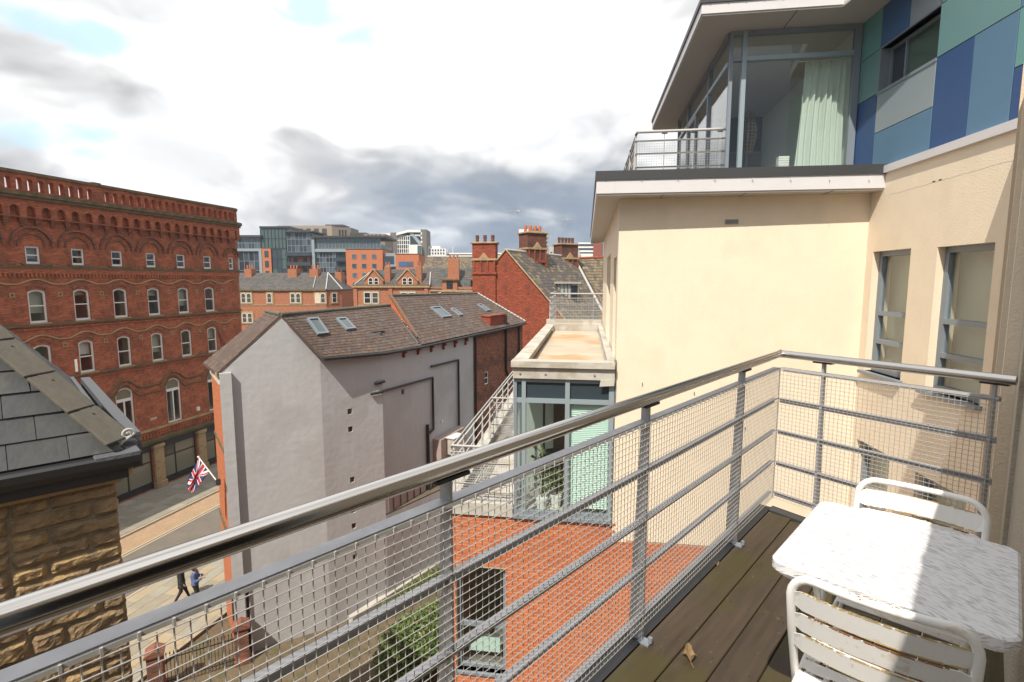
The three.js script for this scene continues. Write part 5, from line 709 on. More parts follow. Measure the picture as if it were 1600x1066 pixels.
function person(name, label, pos, az, o) {            // local z is forward, x to the person's left
  const t = thing(name, label, 'person', pos, 90 - az + 90 - 0); t.rotation.y = (180 - az) * D2R;
  const H = o.h / 1.75, S = b => b.map(v => v * H);
  const legL = [[.09, .92, 0, .1, .5, o.l[0], .085, .06], [.1, .5, o.l[0], .1, .09, o.l[1], .056, .038]], legR = [[-.09, .92, 0, -.1, .5, o.r[0], .085, .06], [-.1, .5, o.r[0], -.1, .09, o.r[1], .056, .038]];
  const feet = [[.1, .06, o.l[1], .11, .045, o.l[1] + .17, .042, .038], [-.1, .06, o.r[1], -.11, .045, o.r[1] + .17, .042, .038]];
  const torso = [[-.07, .95, 0, .07, .95, 0, .115, .115], [0, 1.0, 0, 0, 1.28, -.01, .12, .125], [-.1, 1.33, -.01, .1, 1.33, -.01, .105, .105], [-.15, 1.4, 0, .15, 1.4, 0, .065, .065]];
  const neck = [[0, 1.42, 0, 0, 1.53, .02, .052, .05]], arm = (s, e, w) => [[s * .19, 1.4, 0, ...e, .055, .043], [...e, ...w, .042, .03]];
  const arms = [...arm(1, o.le, o.lw), ...arm(-1, o.re, o.rw)];
  const all = [...legL, ...legR, ...feet, ...torso, ...neck, ...arms].map(S), body = new MB(), c = V(0, .9 * H, 0);
  fieldGeo(union(all, .05), c, .96 * H, 84, body);
  // head with brow, nose, jaw, ears
  const hd = [[0, 1.62, .0, 0, 1.645, .015, .093, .09], [0, 1.575, .03, 0, 1.56, .045, .06, .052], [0, 1.61, .1, 0, 1.595, .112, .012, .016], [.083, 1.6, .0, .086, 1.625, -.005, .014, .018], [-.083, 1.6, 0, -.086, 1.625, -.005, .014, .018], [-.045, 1.632, .085, .045, 1.632, .085, .012, .012]].map(S);
  fieldGeo(union(hd, .025), V(0, 1.61 * H, .01), .16, 44, body);
  for (const [w, e] of [[o.lw, o.le], [o.rw, o.re]]) {  // hands with five fingers
    const d = V(...w).sub(V(...e)).normalize(), sd = V(0, 0, 0).crossVectors(d, V(0, 0, 1)).normalize(), nn = V(0, 0, 0).crossVectors(sd, d), W = V(...w), q = (a, b, cc) => W.clone().addScaledVector(d, a).addScaledVector(sd, b).addScaledVector(nn, cc), bb = (A, B, r0, r1) => [A.x, A.y, A.z, B.x, B.y, B.z, r0, r1];
    const hb = [bb(q(.0, 0, 0), q(.07, 0, 0), .024, .03)]; [[-.03, .065], [-.01, .075], [.01, .07], [.028, .055]].forEach(([b, L]) => { hb.push(bb(q(.08, b, 0), q(.08 + L * .55, b, .008), .0095, .009)); hb.push(bb(q(.08 + L * .55, b, .008), q(.08 + L * .85, b, .03), .009, .008)); }); hb.push(bb(q(.03, -.028, 0), q(.07, -.055, .02), .012, .009));
    fieldGeo(union(hb.map(S), .01), q(.08, 0, 0).multiplyScalar(H), .12, 40, body);
  }
  body.build('body', o.skin, t);
  const cl = (n, bones, inf, mat, cut, k = .05) => { const f = union(bones.map(S), k, inf), mb = new MB(); fieldGeo(cut ? (x, y, z) => Math.max(f(x, y, z), cut(x / H, y / H, z / H) * H) : f, c, .98 * H, 76, mb); mb.build(n, mat, t); };
  cl('trousers', [...legL, ...legR, torso[0]], .014, o.trousers, (x, y, z) => Math.max(.085 - y, y - 1.0));
  cl('shoes', feet, .012, o.shoes); const sleeveCut = o.sleeve;
  cl('jacket', [...torso, ...arms, ...(o.coat ? [[-.06, .9, 0, -.08, .72, 0, .11, .13], [.06, .9, 0, .08, .72, 0, .11, .13]] : [])], .022, o.jacket, (x, y, z) => Math.max(y - 1.47, (o.coat ? .66 : .8) - y, ...[o.lw, o.rw].map(w => .05 - Math.hypot(x - w[0], y - w[1], z - w[2]))));
  const hair = new MB(); fieldGeo((x, y, z) => Math.max(union(hd.slice(0, 1), .02, .014)(x, y, z), z / H - .06 - .35 * (y / H - 1.64), 1.56 - y / H), V(0, 1.61 * H, 0), .16, 40, hair); hair.build('hair', o.hair, t);
  for (const s of [-1, 1]) { const g = new THREE.SphereGeometry(.009, 8, 6); g.translate(s * .034 * H, 1.615 * H, .098 * H); put('eye', g, M.black, t); } box('mouth', std('lips', [.3, .1, .08], .7), t, [-.02, .02, 1.565 * H, 1.572 * H, .092 * H, .1 * H]);
  return t;
}
const skin = std('skin', [.45, .24, .16], .6), hairM = std('dark_hair', [.03, .02, .015], .7);
person('person', 'person in a long dark coat walking on the pavement, left of the pair', [-15.05, 0, -22.55], 62, { h: 1.74, l: [.12, .25], r: [-.04, -.28], le: [.24, 1.14, -.05], lw: [.24, .9, .06], re: [-.24, 1.14, .02], rw: [-.25, .9, .1], coat: 1, skin, hair: hairM, jacket: std('black_coat', [.018, .019, .022], .85), trousers: std('dark_trousers', [.022, .018, .02], .85), shoes: std('brown_shoes', [.06, .025, .015], .5) });
person('person', 'person in a blue shirt looking at a phone on the pavement, right of the pair', [-14.3, 0, -22.35], 78, { h: 1.78, l: [.03, .0], r: [.1, .14], le: [.26, 1.15, .05], lw: [.2, 1.2, .28], re: [-.26, 1.13, .08], rw: [-.16, 1.22, .34], skin, hair: hairM, jacket: std('blue_shirt', [.075, .115, .24], .85), trousers: std('black_trousers', [.02, .02, .023], .85), shoes: std('black_shoes', [.02, .018, .018], .5) });
{ const t = thing('mobile_phone', 'small phone held by the person in the blue shirt', 'phone', [-13.95, 1.30, -22.22], 78); new MB().cbox(-.006, .006, 0, .14, -.035, .035, .003).build('case', M.white, t); box('screen', M.darkGlass, t, [-.0085, -.006, .01, .13, -.03, .03]); }
{ // union flag, built as cloth with its colours woven in
  const t = thing('flag', 'union flag hanging from an angled white pole on the orange brick wall', 'flag', [-10.82, 7.16, -18.66], 90), a = V(-.03, 0, 0), b = V(-.82, .86, -.25);
  new MB().tube([a, b], .022, 8).build('pole', M.white, t); { const g = new THREE.SphereGeometry(.04, 10, 8); g.translate(b.x, b.y, b.z); put('finial', g, M.white, t); } new MB().box(-.06, .06, -.12, .1, -.06, .06).build('bracket', M.black, t);
  const N = 192, ft = tex(N, (u, v) => { const x = (u - .5) * 2, y = v - .5, d1 = Math.abs(y - x * .5), d2 = Math.abs(y + x * .5); const B = [.022, .03, .12], W = [.60, .58, .57], R = [.38, .025, .045]; let c = B; if (Math.min(d1, d2) < .112) c = W; const on1 = d1 < d2; const s = (on1 ? y - x * .5 : y + x * .5) * (x > 0 ? 1 : -1) * (on1 ? 1 : -1); if (Math.min(d1, d2) < .075 && s > -.0) c = R; if (Math.abs(y) < .17 || Math.abs(x) < .17) c = W; if (Math.abs(y) < .1 || Math.abs(x) < .1) c = R; return c; });
  const cloth = std('flag_cloth', [1, 1, 1], .85, { map: ft }), mb = new MB(), n = 26, m = 16, p0 = a.clone().lerp(b, .97), p1 = a.clone().lerp(b, .42);
  const f = (u, v) => { const h = p0.clone().lerp(p1, 1 - v), hang = V(-.52 - .10 * v, -1.02 + .2 * v, .12).multiplyScalar(u); const fold = .10 * Math.sin(v * 9 + u * 3) * u + .05 * Math.sin(v * 19) * u, g = V(0, 0, 0).add(h).add(hang); const pinch = 1 - .62 * u; g.lerp(p0.clone().lerp(p1, .5).add(V(-.56, -.9, .12).multiplyScalar(u)), 1 - pinch); g.add(V(fold * .6, -fold * .3, fold)); return g; };
  for (let i = 0; i < n; i++) for (let j = 0; j < m; j++) { const q = [[i, j], [i + 1, j], [i + 1, j + 1], [i, j + 1]].map(([x, y]) => [x / n, y / m]); mb.quad(...q.map(([u, v]) => f(u, v))); mb.t.splice(mb.t.length - 12, 12, ...[q[0], q[1], q[2], q[0], q[2], q[3]].flat()); } mb.build('cloth', cloth, t);
}
for (const [x, z, lb] of [[-10.35, -18.72, 'red brick gate pier beside the grey gable wall'], [-12.65, -17.25, 'red brick gate pier at the left end of the iron fence']]) { const t = thing('gate_pier', lb, 'pier', [x, 0, z], 62, null); new MB().cbox(-.24, .24, -.02, 1.42, -.24, .24, .01).build('shaft', M.brownBrick, t); new MB().prism([[-.3, 1.42], [.3, 1.42], [.3, 1.5], [0, 1.66], [-.3, 1.5]], -.3, .3).build('cap', M.brownBrick, t); new MB().cbox(-.28, .28, -.02, .2, -.28, .28, .02).build('plinth', M.brownBrick, t); }
{ const t = thing('iron_fence', 'black iron spear-topped fence between the two brick piers', 'fence', [-12.42, 0, -17.38], 60), L = 2.2; for (const y of [.2, 1.05]) box('rail', M.black, t, [0, L, y, y + .035, -.012, .012]); for (let i = 0; i <= 18; i++) { const x = .06 + i * (L - .12) / 18; new MB().tube([V(x, .05, 0), V(x, 1.22, 0)], .011, 6).tube([V(x, 1.22, 0), V(x, 1.25, 0), V(x, 1.34, 0)], [.012, .026, .002], 6).build('bar', M.black, t); } }
{ const t = thing('downpipe', 'pair of black pipes at the foot of the grey gable', 'pipe', [-10.9, 0, -19.3], 62); for (const x of [0, .5]) new MB().tube([V(x, 0, .3), V(x, 2.6, .3), V(x, 2.8, .1)], .055, 8).build('pipe', M.black, t); }
{ const t = thing('garden_wall', 'pale low coping wall along the foot of the grey house', 'wall', [-6.95, 0, -20.85], 35); for (let i = 0; i < 10; i++) new MB().cbox(i * .78, .77 + i * .78, -.05, .42, 0, .28, .02).build('coping_stone', M.concrete, t); }
{ const t = thing('clipped_hedge', 'low olive green hedge running along the pale coping wall', 'hedge', [-4.2, 0, -23.35], 35); leafy(t, 5600, 1, .52, .01, .11, [M.foliage[1], M.foliage[2], M.foliage[0]], 3.3, .5); for (let i = 0; i < 7; i++) new MB().tube([V(-2.6 + i * .85, 0, 0), V(-2.6 + i * .85, .35, .05)], .02, 5).build('stem', M.bark, t); }
{ const t = thing('garden_shrub', 'broad green shrub with small pale flowers in the courtyard', 'shrub', [-3.35, 0, -18.9], 32); leafy(t, 9500, 1, 1.5, .03, .14, [M.foliage[0], M.foliage[0], M.foliage[1]], 2.3, 1.5); leafy(t, 70, 1, 1.55, .08, .09, [M.white], 2.2, 1.4); for (let i = 0; i < 6; i++) new MB().tube([V(0, 0, 0), V(rr(-.9, .9), .9, rr(-.9, .9))], [.04, .012], 6).build('stem', M.bark, t); }
{ const t = thing('climbing_shrub', 'small dark green shrub against the orange brick wall below the terrace', 'shrub', [-2.2, 0, -14.6], 32); leafy(t, 3600, 1, 1.9, .03, .14, [M.foliage[0], M.foliage[1]], 1.1, 1.0); for (let i = 0; i < 4; i++) new MB().tube([V(0, 0, 0), V(rr(-.6, .6), 1.4, rr(-.6, .6))], [.035, .01], 6).build('stem', M.bark, t); }
{ const t = thing('air_conditioner', 'white air conditioning unit fixed to the grey rear wall', 'air conditioner', [S0[0] + 4.55 * Math.sin(27 * D2R) + .05, 5.75, S0[2] - 4.55 * Math.cos(27 * D2R)], 27), z0 = .5; new MB().cbox(-.45, .45, 0, .85, z0, z0 + .4, .02).build('casing', M.concrete, t); { const g = new MB(); for (let i = 0; i < 9; i++) g.box(-.38, .38, .1 + i * .08, .13 + i * .08, z0 + .4, z0 + .415); g.build('grille', M.fascia, t); } for (const x of [-.3, .3]) box('bracket', M.galv, t, [x, x + .04, -.04, 0, -.02, z0 + .4]); box('cover', M.white, t, [-.5, .5, .86, .9, z0 - .05, z0 + .45]); }

// ---------- buildings beyond ----------
function chimneyStack(parent, m, x0, x1, z0, z1, y0, y1, pots, mat, o = {}) {
  const c = new MB(m); c.cbox(x0, x1, y0, y1, z0, z1, .02); const s = c.build('chimney', mat, parent);
  if (o.cap) { const k = new MB(m); k.cbox(x0 - .12, x1 + .12, y1, y1 + .14, z0 - .12, z1 + .12, .03); k.build('cap', M.dressed, s); }
  if (o.gablet) {
    const g = new MB(m), w = x1 - x0, yb = y1 - 1.15; g.box(x0 - .1, x1 + .1, yb - .16, yb, z0 - .1, z1 + .1); for (const a of [x0 + w * .05, x0 + w * .72, x0 + w * .95]) { } for (const f of [.5]) g.prism([[x0 + w * (f - .21), yb], [x0 + w * (f + .21), yb], [x0 + w * f, yb + .46]], z1, z1 + .1); g.build('gablet', M.dressed, s);
    const b = new MB(m); for (let i = 0; i < 4; i++) { const a = x0 + w * (.04 + .29 * i); b.box(a, a + .14, y0 + 2.0 < yb - .16 ? yb - 1.05 : y0 + .3, yb - .16, z1 - .01, z1 + .07); } b.box(x0 - .07, x1 + .07, yb - 1.25, yb - 1.05, z0 - .05, z1 + .09); b.build('ribs', M.gableBrick, s);
  }
  for (let i = 0; i < pots; i++) { const x = x0 + (x1 - x0) * (i + .5) / pots, pm = o.pot || M.brownBrick; new MB(m).tube([V(x, y1 + .1, (z0 + z1) / 2), V(x, y1 + .42, (z0 + z1) / 2), V(x, y1 + .46, (z0 + z1) / 2), V(x, y1 + .7, (z0 + z1) / 2)], [.15, .12, .155, .14], 10).build('pot', pm, s); }
  return s;
}
{
  const t = thing('red_gable_house', 'dark red brick gable house with slate roof and ornate chimney stacks behind the grey house', 'house', [-.5, 0, -42], 98), W = rel(t, [0, 0, 0], 90);
  new MB().prism([[-5.3, 0], [6.3, 0], [6.3, 9.6], [0, 16.9], [-2.9, 13.6], [-5.3, 13.65]], -.4, 0).build('gable_wall', M.gableBrick, t);
  { const v = new MB(); v.tube([V(-1.2, 15.55, .02), V(0, 16.97, .02), V(6.4, 9.55, .02)], .09, 5); v.build('verge_coping', M.dressed, t); box('parapet_coping', M.dressed, t, [-5.35, -2.6, 13.65, 13.76, -.5, .06]); }
  chimneyStack(t, null, -2.66, -.78, -.9, .16, 12.5, 17.45, 3, M.gableBrick, { cap: 1, gablet: 1, pot: M.sootBrick });
  const r = new THREE.Group(); r.name = 'roof'; r.applyMatrix4(W); t.add(r);
  const ap = V(-.5, 16.96, -42), re = V(5.9, 16.8, -51), nl = V(5.8, 9.6, -41.1), fl = V(8.6, 10.4, -45.5), b0 = V(-6, 11, -46), b1 = V(1, 11, -58);
  slates(lerpL(ap, re), lerpL(nl, fl), 26, 30, [M.slateC, M.roofC, M.roofMoss], r, { th: .012 });
  new MB().slab([b1, b0, ap, re], .1).slab([nl, fl, re, ap].map(p => p.clone().add(V(0, -.02, 0))), .08).build('roof_back', M.slateC, r);
  new MB().tube([ap, re], .12, 6).build('ridge_tile', M.leadPale, r); new MB().tube([re.clone().add(V(0, .05, 0)), fl.clone().add(V(0, .1, 0))], .13, 5).build('lead_flashing', M.leadPale, r);
  chimneyStack(t, rel(t, [1.75, 0, -45.2], 60), -.95, .95, -.7, .7, 15.2, 18.45, 4, M.sootBrick, { cap: 1, gablet: 1, pot: M.orangeBrick }); chimneyStack(t, rel(t, [5.05, 0, -50], 60), -.95, .95, -.65, .65, 15.6, 17.85, 5, M.sootBrick, { pot: M.sootBrick, cap: 1, gablet: 1 });
  // dormer
  const m = rel(t, [4.75, 13.05, -44.2], 65); new MB(m).box(-.9, .9, -.6, 1.25, -1.6, 0).build('dormer', M.leadPale, t); new MB(m).box(-1.1, 1.1, 1.25, 1.4, -1.9, .2).build('dormer_roof', M.leadPale, t); box('dormer_window', M.darkGlass, t, [.2, .85, -.4, 1.1, 0, .03], m); { const q = new MB(m); for (const x of [-.9, -.5, -.15, .17]) q.box(x, x + .05, -.5, 1.25, 0, .05); q.build('dormer_rolls', M.lead, t); }
  // next roof with lichen
  const r2 = new THREE.Group(); r2.name = 'lichened_roof'; r2.applyMatrix4(W); t.add(r2); const a = re.clone().add(V(.4, -.1, -.8)), b = V(13, 17.0, -53), c = V(13, 10, -46), d = V(9.2, 10.3, -46.3); slates(lerpL(a, b), lerpL(d, c), 22, 24, [M.roofMoss, M.roofC, M.roofMoss], r2, { th: .03 }); new MB().tube([a, b], .16, 6).build('ridge_tile', M.gableBrick, r2); new MB().slab([d, c, b, a].map(p => p.clone().add(V(0, -.04, 0))), .1).build('roof_deck', M.roofC, r2);
}
{ const mk = (lb, p, az, h, bent) => { const t = thing('tv_aerial', lb, 'aerial', p, az); const mast = bent ? [V(0, 0, 0), V(-.15, h * .75, 0), V(-.2, h, 0)] : [V(0, 0, 0), V(0, h, 0)]; new MB().tube(mast, .025, 5).build('mast', M.galv, t); const q = new MB(), x = mast[mast.length - 1].x; q.tube([V(x - 1.1, h, 0), V(x + .7, h, 0)], .018, 5); for (let i = 0; i < 7; i++) q.tube([V(x - 1 + i * .25, h, -.25), V(x - 1 + i * .25, h, .25)], .009, 4); q.box(x - .05, x + .25, h - .1, h + .1, -.1, .1); q.build('elements', M.galv, t); };
  mk('thin television aerial on a bent mast left of the middle chimney', [.65, 17.4, -45.5], 90, 3.0, true); mk('television aerial with horizontal rods on the right chimney', [5.0, 19.0, -50], 90, 1.2, false); }
// Victorian terrace at left
{
  const t = thing('victorian_terrace', 'red brick Victorian terrace with stone window surrounds and hipped slate roof, left background', 'building', [-47.6, 0, -92], 90);
  box('wall', M.paleBrick, t, [-8, 15.2, 0, 13, -9, 0]); new MB().hprism([[15.2, 0], [17.3, -1.9], [17.3, -9], [15.2, -9]], 0, 13).build('corner_wall', M.paleBrick, t); box('cornice', M.darkStone, t, [-8, 15.3, 12.85, 13.1, -.1, .3]); box('string_course', M.dressed, t, [-8, 15.2, 10.3, 10.45, -.05, .08]);
  let i = 0; for (const x of [.4, 4.9, 9.0, 13.3]) for (const y of [10.75, 7.3, 4]) { const n = i++ % 4 === 3 ? 1 : 2; new MB().add(extr(rect(x - .2, x + (n === 2 ? 2.0 : 1.15), y - .2, y + 1.95), [], .12)).build('window_surround', M.dressed, t); for (let k = 0; k < n; k++) win(t, null, x + k * .95, y, .82, 1.7, { fw: .07, h: [.5], arch: .2, z: .1, d: .06, pm: (i + k) % 5 === 0 ? M.creamStain : M.darkGlass2 }); }
  { const c = rel(t, [-47.6 + 15.2, 0, -92], 90 - 42); for (const y of [10.75, 7.3]) { new MB(c).box(.7, 2.1, y - .2, y + 1.95, -.02, .1).build('window_surround', M.dressed, t); win(t, c, 1, y, .85, 1.7, { fw: .07, h: [.5], z: .09, d: .06, pm: M.darkGlass }); } }
  const r = new THREE.Group(); r.name = 'roof'; t.add(r); slates(lerpL(V(-8, 16, -4.2), V(14.2, 16, -4.2)), lerpL(V(-8, 13.05, .25), V(15.3, 13.05, .25)), 44, 12, [M.roofC, M.slateB, M.slateC], r, { th: .02 }); new MB().slab([V(15.3, 13.05, .25), V(17.5, 13.05, -1.8), V(14.2, 16, -4.2)], .05).slab([V(17.5, 13.05, -1.8), V(17.5, 13.05, -9), V(14.2, 16, -4.2)], .05).slab([V(-8, 13, -9), V(-8, 16, -4.2), V(14.2, 16, -4.2), V(17.5, 13, -9)], .05).build('hip_slope', M.slateB, r); new MB().tube([V(14.2, 16.05, -4.2), V(15.3, 13.12, .25)], .11, 5).tube([V(14.2, 16.05, -4.2), V(17.5, 13.12, -1.8)], .11, 5).tube([V(12.2, 16, -4), V(13, 13.4, 0)], .07, 5).build('lead_hip', M.leadPale, r);
  for (const [a, b] of [[-.4, .9], [7.4, 9], [11.3, 12.8]]) chimneyStack(t, null, a, b, -4.9, -3, 14.2, 16.7, 3, M.paleBrick, { pot: M.orangeBrick }); chimneyStack(t, null, 15, 16.2, -7.5, -5.5, 13, 16.2, 2, M.paleBrick);
}
{
  const t = thing('victorian_offices', 'ornate red brick Victorian offices with gabled dormers and stone cornice, middle background', 'building', [-25.4, 0, -85], 90);
  box('wall', M.paleBrick, t, [0, 21.5, 0, 13.6, -9, 0]); box('cornice', M.dressed, t, [-.2, 12.2, 13.5, 13.75, -.1, .35]); box('parapet', M.darkStone, t, [-.2, 12.2, 13.75, 14.0, -.3, .2]); box('cornice', M.dressed, t, [12.2, 21.5, 12.9, 13.1, -.1, .25]); box('string_course', M.dressed, t, [0, 21.5, 10.55, 10.7, -.05, .1]);
  for (const x of [-.1, 5.55, 11.3]) box('pilaster', M.paleBrick, t, [x, x + .6, 0, 13.5, -.05, .18]);
  for (const x of [1.6, 7.5, 13.6, 17]) for (const y of [10.95, 7.2, 3.6]) { new MB().box(x - .2, x + 2.5, y - .2, y + 2.05, -.02, .1).build('window_surround', M.dressed, t); for (let k = 0; k < 2; k++) win(t, null, x + k * 1.25, y, 1.05, 1.8, { fw: .08, h: [.5], z: .09, d: .06, pm: k ? M.darkGlass2 : M.darkGlass }); }
  const r = new THREE.Group(); r.name = 'roof'; t.add(r); slates(lerpL(V(2.2, 16.4, -4), V(22, 16.9, -4)), lerpL(V(-.1, 13.8, .1), V(21.5, 13.0, .1)), 48, 11, [M.slateC, M.roofC, M.slateB], r, { th: .02 }); new MB().slab([V(-.1, 13.8, .1), V(2.2, 16.4, -4), V(-.1, 13.8, -8)], .05).slab([V(22, 16.9, -4), V(2.2, 16.4, -4), V(0, 13.5, -9), V(22, 13.5, -9)], .05).build('roof_back', M.slateC, r); new MB().tube([V(-.1, 13.85, .1), V(2.2, 16.45, -4)], .1, 5).tube([V(12.2, 13.9, .2), V(11.8, 16.2, -3.6)], .1, 5).build('lead_hip', M.leadPale, r);
  for (const [x, w] of [[1.75, 2.9], [7.1, 3.1]]) { new MB().prism([[x, 13.8], [x + w, 13.8], [x + w, 14.7], [x + w / 2, 16.3], [x, 14.7]], -2.6, .12).build('dormer', M.paleBrick, t); new MB().tube([V(x - .15, 14.6, .18), V(x + w / 2, 16.4, .18), V(x + w + .15, 14.6, .18)], .12, 5).build('dormer_coping', M.dressed, t); for (const k of [0, 1]) win(t, null, x + w / 2 - .85 + k * .9, 13.95, .75, 1.15, { fw: .08, z: .1, d: .06, arch: .25, h: [.45] }); new MB().slab([V(x, 14.7, -2.6), V(x + w / 2, 16.3, -2.6), V(x + w / 2, 16.3, .1), V(x, 14.7, .1)], .08).slab([V(x + w / 2, 16.3, -2.6), V(x + w, 14.7, -2.6), V(x + w, 14.7, .1), V(x + w / 2, 16.3, .1)], .08).build('dormer_roof', M.slateC, t); }
  for (const [a, b, h] of [[4.7, 5.6, 16.9], [9.8, 10.7, 17.0], [15.0, 16.8, 18.1]]) chimneyStack(t, null, a, b, -2.2, -1, 14, h, b - a > 1 ? 3 : 2, M.paleBrick, { pot: M.paleBrick });
  new MB().prism([[14.2, 13.1], [16.6, 13.1], [16.6, 14.6], [15.4, 15.3], [14.2, 14.6]], -2, .2).build('dormer', M.paleBrick, t); box('dormer_window', M.darkGlass, t, [14.9, 15.9, 13.3, 14.5, .2, .24]); for (const x of [14, 18.6]) new MB().hprism([[x - .3, .5], [x + 3, .5], [x + 2.4, -3], [x + .3, -3]], 14.65, 14.85).build('dormer_roof', M.darkStone, t);
}
{ const t = thing('slate_roof_hall', 'long grey roofed hall with pale ridge behind the Victorian offices', 'building', [-20, 0, -112], 90); box('wall', M.paleBrick, t, [0, 16, 0, 15.5, -8, 0]); slates(lerpL(V(1.5, 19.8, -5), V(14, 19.8, -5)), lerpL(V(0, 15.4, .2), V(16, 15.4, .2)), 30, 14, [M.roofMoss, M.roofC], t, { th: .03 }); new MB().tube([V(1.4, 19.9, -5), V(14, 19.9, -5)], .2, 5).build('ridge_tile', M.leadPale, t); new MB().slab([V(0, 15, -10), V(1.5, 19.7, -5), V(14, 19.7, -5), V(16, 15, -10)], .1).build('roof_back', M.slateC, t); }
// modern flats: facades in bays of glass and render
function bays(t, m, x0, x1, y0, y1, nx, ny, frameM, panes, o = {}) {
  const f = new MB(m), bw = o.bw ?? .12, w = (x1 - x0) / nx, h = (y1 - y0) / ny; for (let i = 0; i <= nx; i++) f.box(x0 + i * w - bw / 2, x0 + i * w + bw / 2, y0, y1, 0, .14); for (let j = 0; j <= ny; j++) f.box(x0 + bw / 2 + .001, x1 - bw / 2 - .001, y0 + j * h - bw / 2, y0 + j * h + bw / 2, .002, .12); f.build('glazing_frame', frameM, t);
  for (let i = 0; i < nx; i++) for (let j = 0; j < ny; j++) box('window', panes[Math.floor(rnd() * panes.length)], t, [x0 + i * w + bw / 2, x0 + (i + 1) * w - bw / 2, y0 + j * h + bw / 2, y0 + (j + 1) * h - bw / 2, -.05, .05], m);
}
{
  const t = thing('glass_flats', 'modern block of flats with green glass tower, balconies and white framed bays', 'building', [-76.5, 0, -150], 90);
  box('core', M.spandrel, t, [-12, 39, 0, 25, -16, -.06]); box('floor_slab', M.roofEdge, t, [-12, 6.5, 26.7, 27.3, -14, 1]); 
  bays(t, null, -12, 6, 23.6, 26.7, 20, 2, M.frameGrey, [M.blueGlass, M.blueGlass, M.darkGlass3]); box('white_frame', M.p_grey, t, [-12, 6.2, 22.9, 23.55, 0, .6]); box('white_frame', M.p_grey, t, [5.4, 6.2, 6, 22.9, 0, .6]); bays(t, null, -12, 5.3, 7, 22.8, 12, 6, M.frameGrey, [M.darkGlass3, M.blueGlass, M.darkGlass]);
  box('brick_strip', M.orangeBrick, t, [6.3, 8.8, 6, 23.6, -.05, .5]); for (let j = 0; j < 6; j++) box('window', M.darkGlass3, t, [7, 8.1, 7.2 + j * 2.8, 9 + j * 2.8, .5, .56]);
  box('tower', M.frameGrey, t, [6, 14.2, 0, 29.5, -12, -.1]); bays(t, null, 6.0, 13.0, 23.7, 29.1, 7, 2, M.spandrel, [M.greenGlass, M.greenGlass, M.blueGlass], { bw: .25 }); bays(t, null, 8.9, 13.0, 7, 23.5, 3, 6, M.spandrel, [M.darkGlass3, M.greenGlass]); box('tower_cap', M.spandrel, t, [5.8, 14.4, 29.2, 29.8, -12, .3]);
  box('bow_core', M.spandrel, t, [13.1, 20.3, 22.6, 28.1, -10, 0]); bays(t, null, 13.4, 20.0, 22.7, 28, 6, 3, M.frameGrey, [M.blueGlass, M.darkGlass3]); box('bow_roof', M.roofEdge, t, [13, 21.2, 28.1, 28.5, -10, .9]);
  for (let j = 0; j < 6; j++) { box('balcony', M.spandrel, t, [13.2, 20.2, 21.5 - j * 2.75, 21.75 - j * 2.75, -.5, 1.5]); box('balcony_glass', M.darkGlass3, t, [13.2, 20.2, 21.76 - j * 2.75, 22.6 - j * 2.75, 1.4, 1.45]); box('brick_panel', M.orangeBrick, t, [14.2, 19.6, 19.3 - j * 2.75, 21.4 - j * 2.75, -.04, .05]); for (const x of [14.9, 17.5]) box('window', M.darkGlass, t, [x, x + 1.2, 19.4 - j * 2.75, 21.3 - j * 2.75, .05, .1]); }
  box('white_frame', M.p_grey, t, [20.4, 21.2, 6, 27, -.1, .8]); box('white_frame', M.p_grey, t, [21.2, 31.2, 22.7, 23.5, -.1, .7]); box('glass_storey_roof', M.roofEdge, t, [20.3, 41.2, 26.6, 27.1, -14, 1.2]); bays(t, null, 21.2, 39.5, 23.7, 26.5, 19, 2, M.frameGrey, [M.blueGlass, M.blueGlass, M.greenGlass]); bays(t, null, 21.4, 26.8, 17, 22.6, 6, 4, M.frameGrey, [M.darkGlass, M.blueGlass, M.darkGlass3]);
  for (let j = 0; j < 7; j++) { box('balcony', M.spandrel, t, [27, 32.5, 20 - j * 2.5, 20.25 - j * 2.5, -.5, 1.4]); box('balcony_glass', M.darkGlass3, t, [27, 32.5, 20.26 - j * 2.5, 21.1 - j * 2.5, 1.32, 1.36]); box('window', M.darkGlass, t, [27.6, 31.6, 20.4 - j * 2.5, 22 - j * 2.5, -.05, .05]); }
}
{
  const t = thing('orange_flats', 'plain orange brick block of flats with small square windows, in front of the glass flats', 'building', [-45.6, 0, -146], 90); box('wall', M.orangeBrick, t, [0, 10.1, 0, 23.2, -12, 0]); box('coping', M.roofEdge, t, [-.1, 10.2, 23.2, 23.35, -12, .1]); for (const x of [1.6, 4.3, 7.1]) for (let j = 0; j < 6; j++) { win(t, null, x, 20.6 - j * 2.55, 1.3, 1.3, { fw: .1, z: .02, d: .08, fm: M.frameGrey, pm: j % 2 ? M.darkGlass3 : M.blueGlass }); }
  box('grey_bay', M.p_grey, t, [10.2, 14.2, 17.5, 22.2, -8, -1]); box('window', M.darkGlass3, t, [10.6, 13, 19.2, 21.4, -1, -.95]); box('balcony', M.spandrel, t, [10.2, 14.4, 18.2, 18.5, -1, 1]);
}
{ const t = thing('orange_brick_block', 'small orange brick block with a blue panelled window, right of the flats', 'building', [-30.2, 0, -138], 90); box('wall', M.orangeBrick, t, [0, 6, 0, 21.5, -10, 0]); box('coping', M.roofEdge, t, [-.1, 6.1, 21.5, 21.6, -10, .1]); box('blue_panel', M.p_slate, t, [.8, 4.6, 18.2, 19.6, 0, .06]); box('window', M.blueGlass, t, [2.8, 4.4, 18.5, 19.4, .06, .1]); box('parapet', M.dressed, t, [1.5, 5, 15.8, 16.4, 0, .3]); }
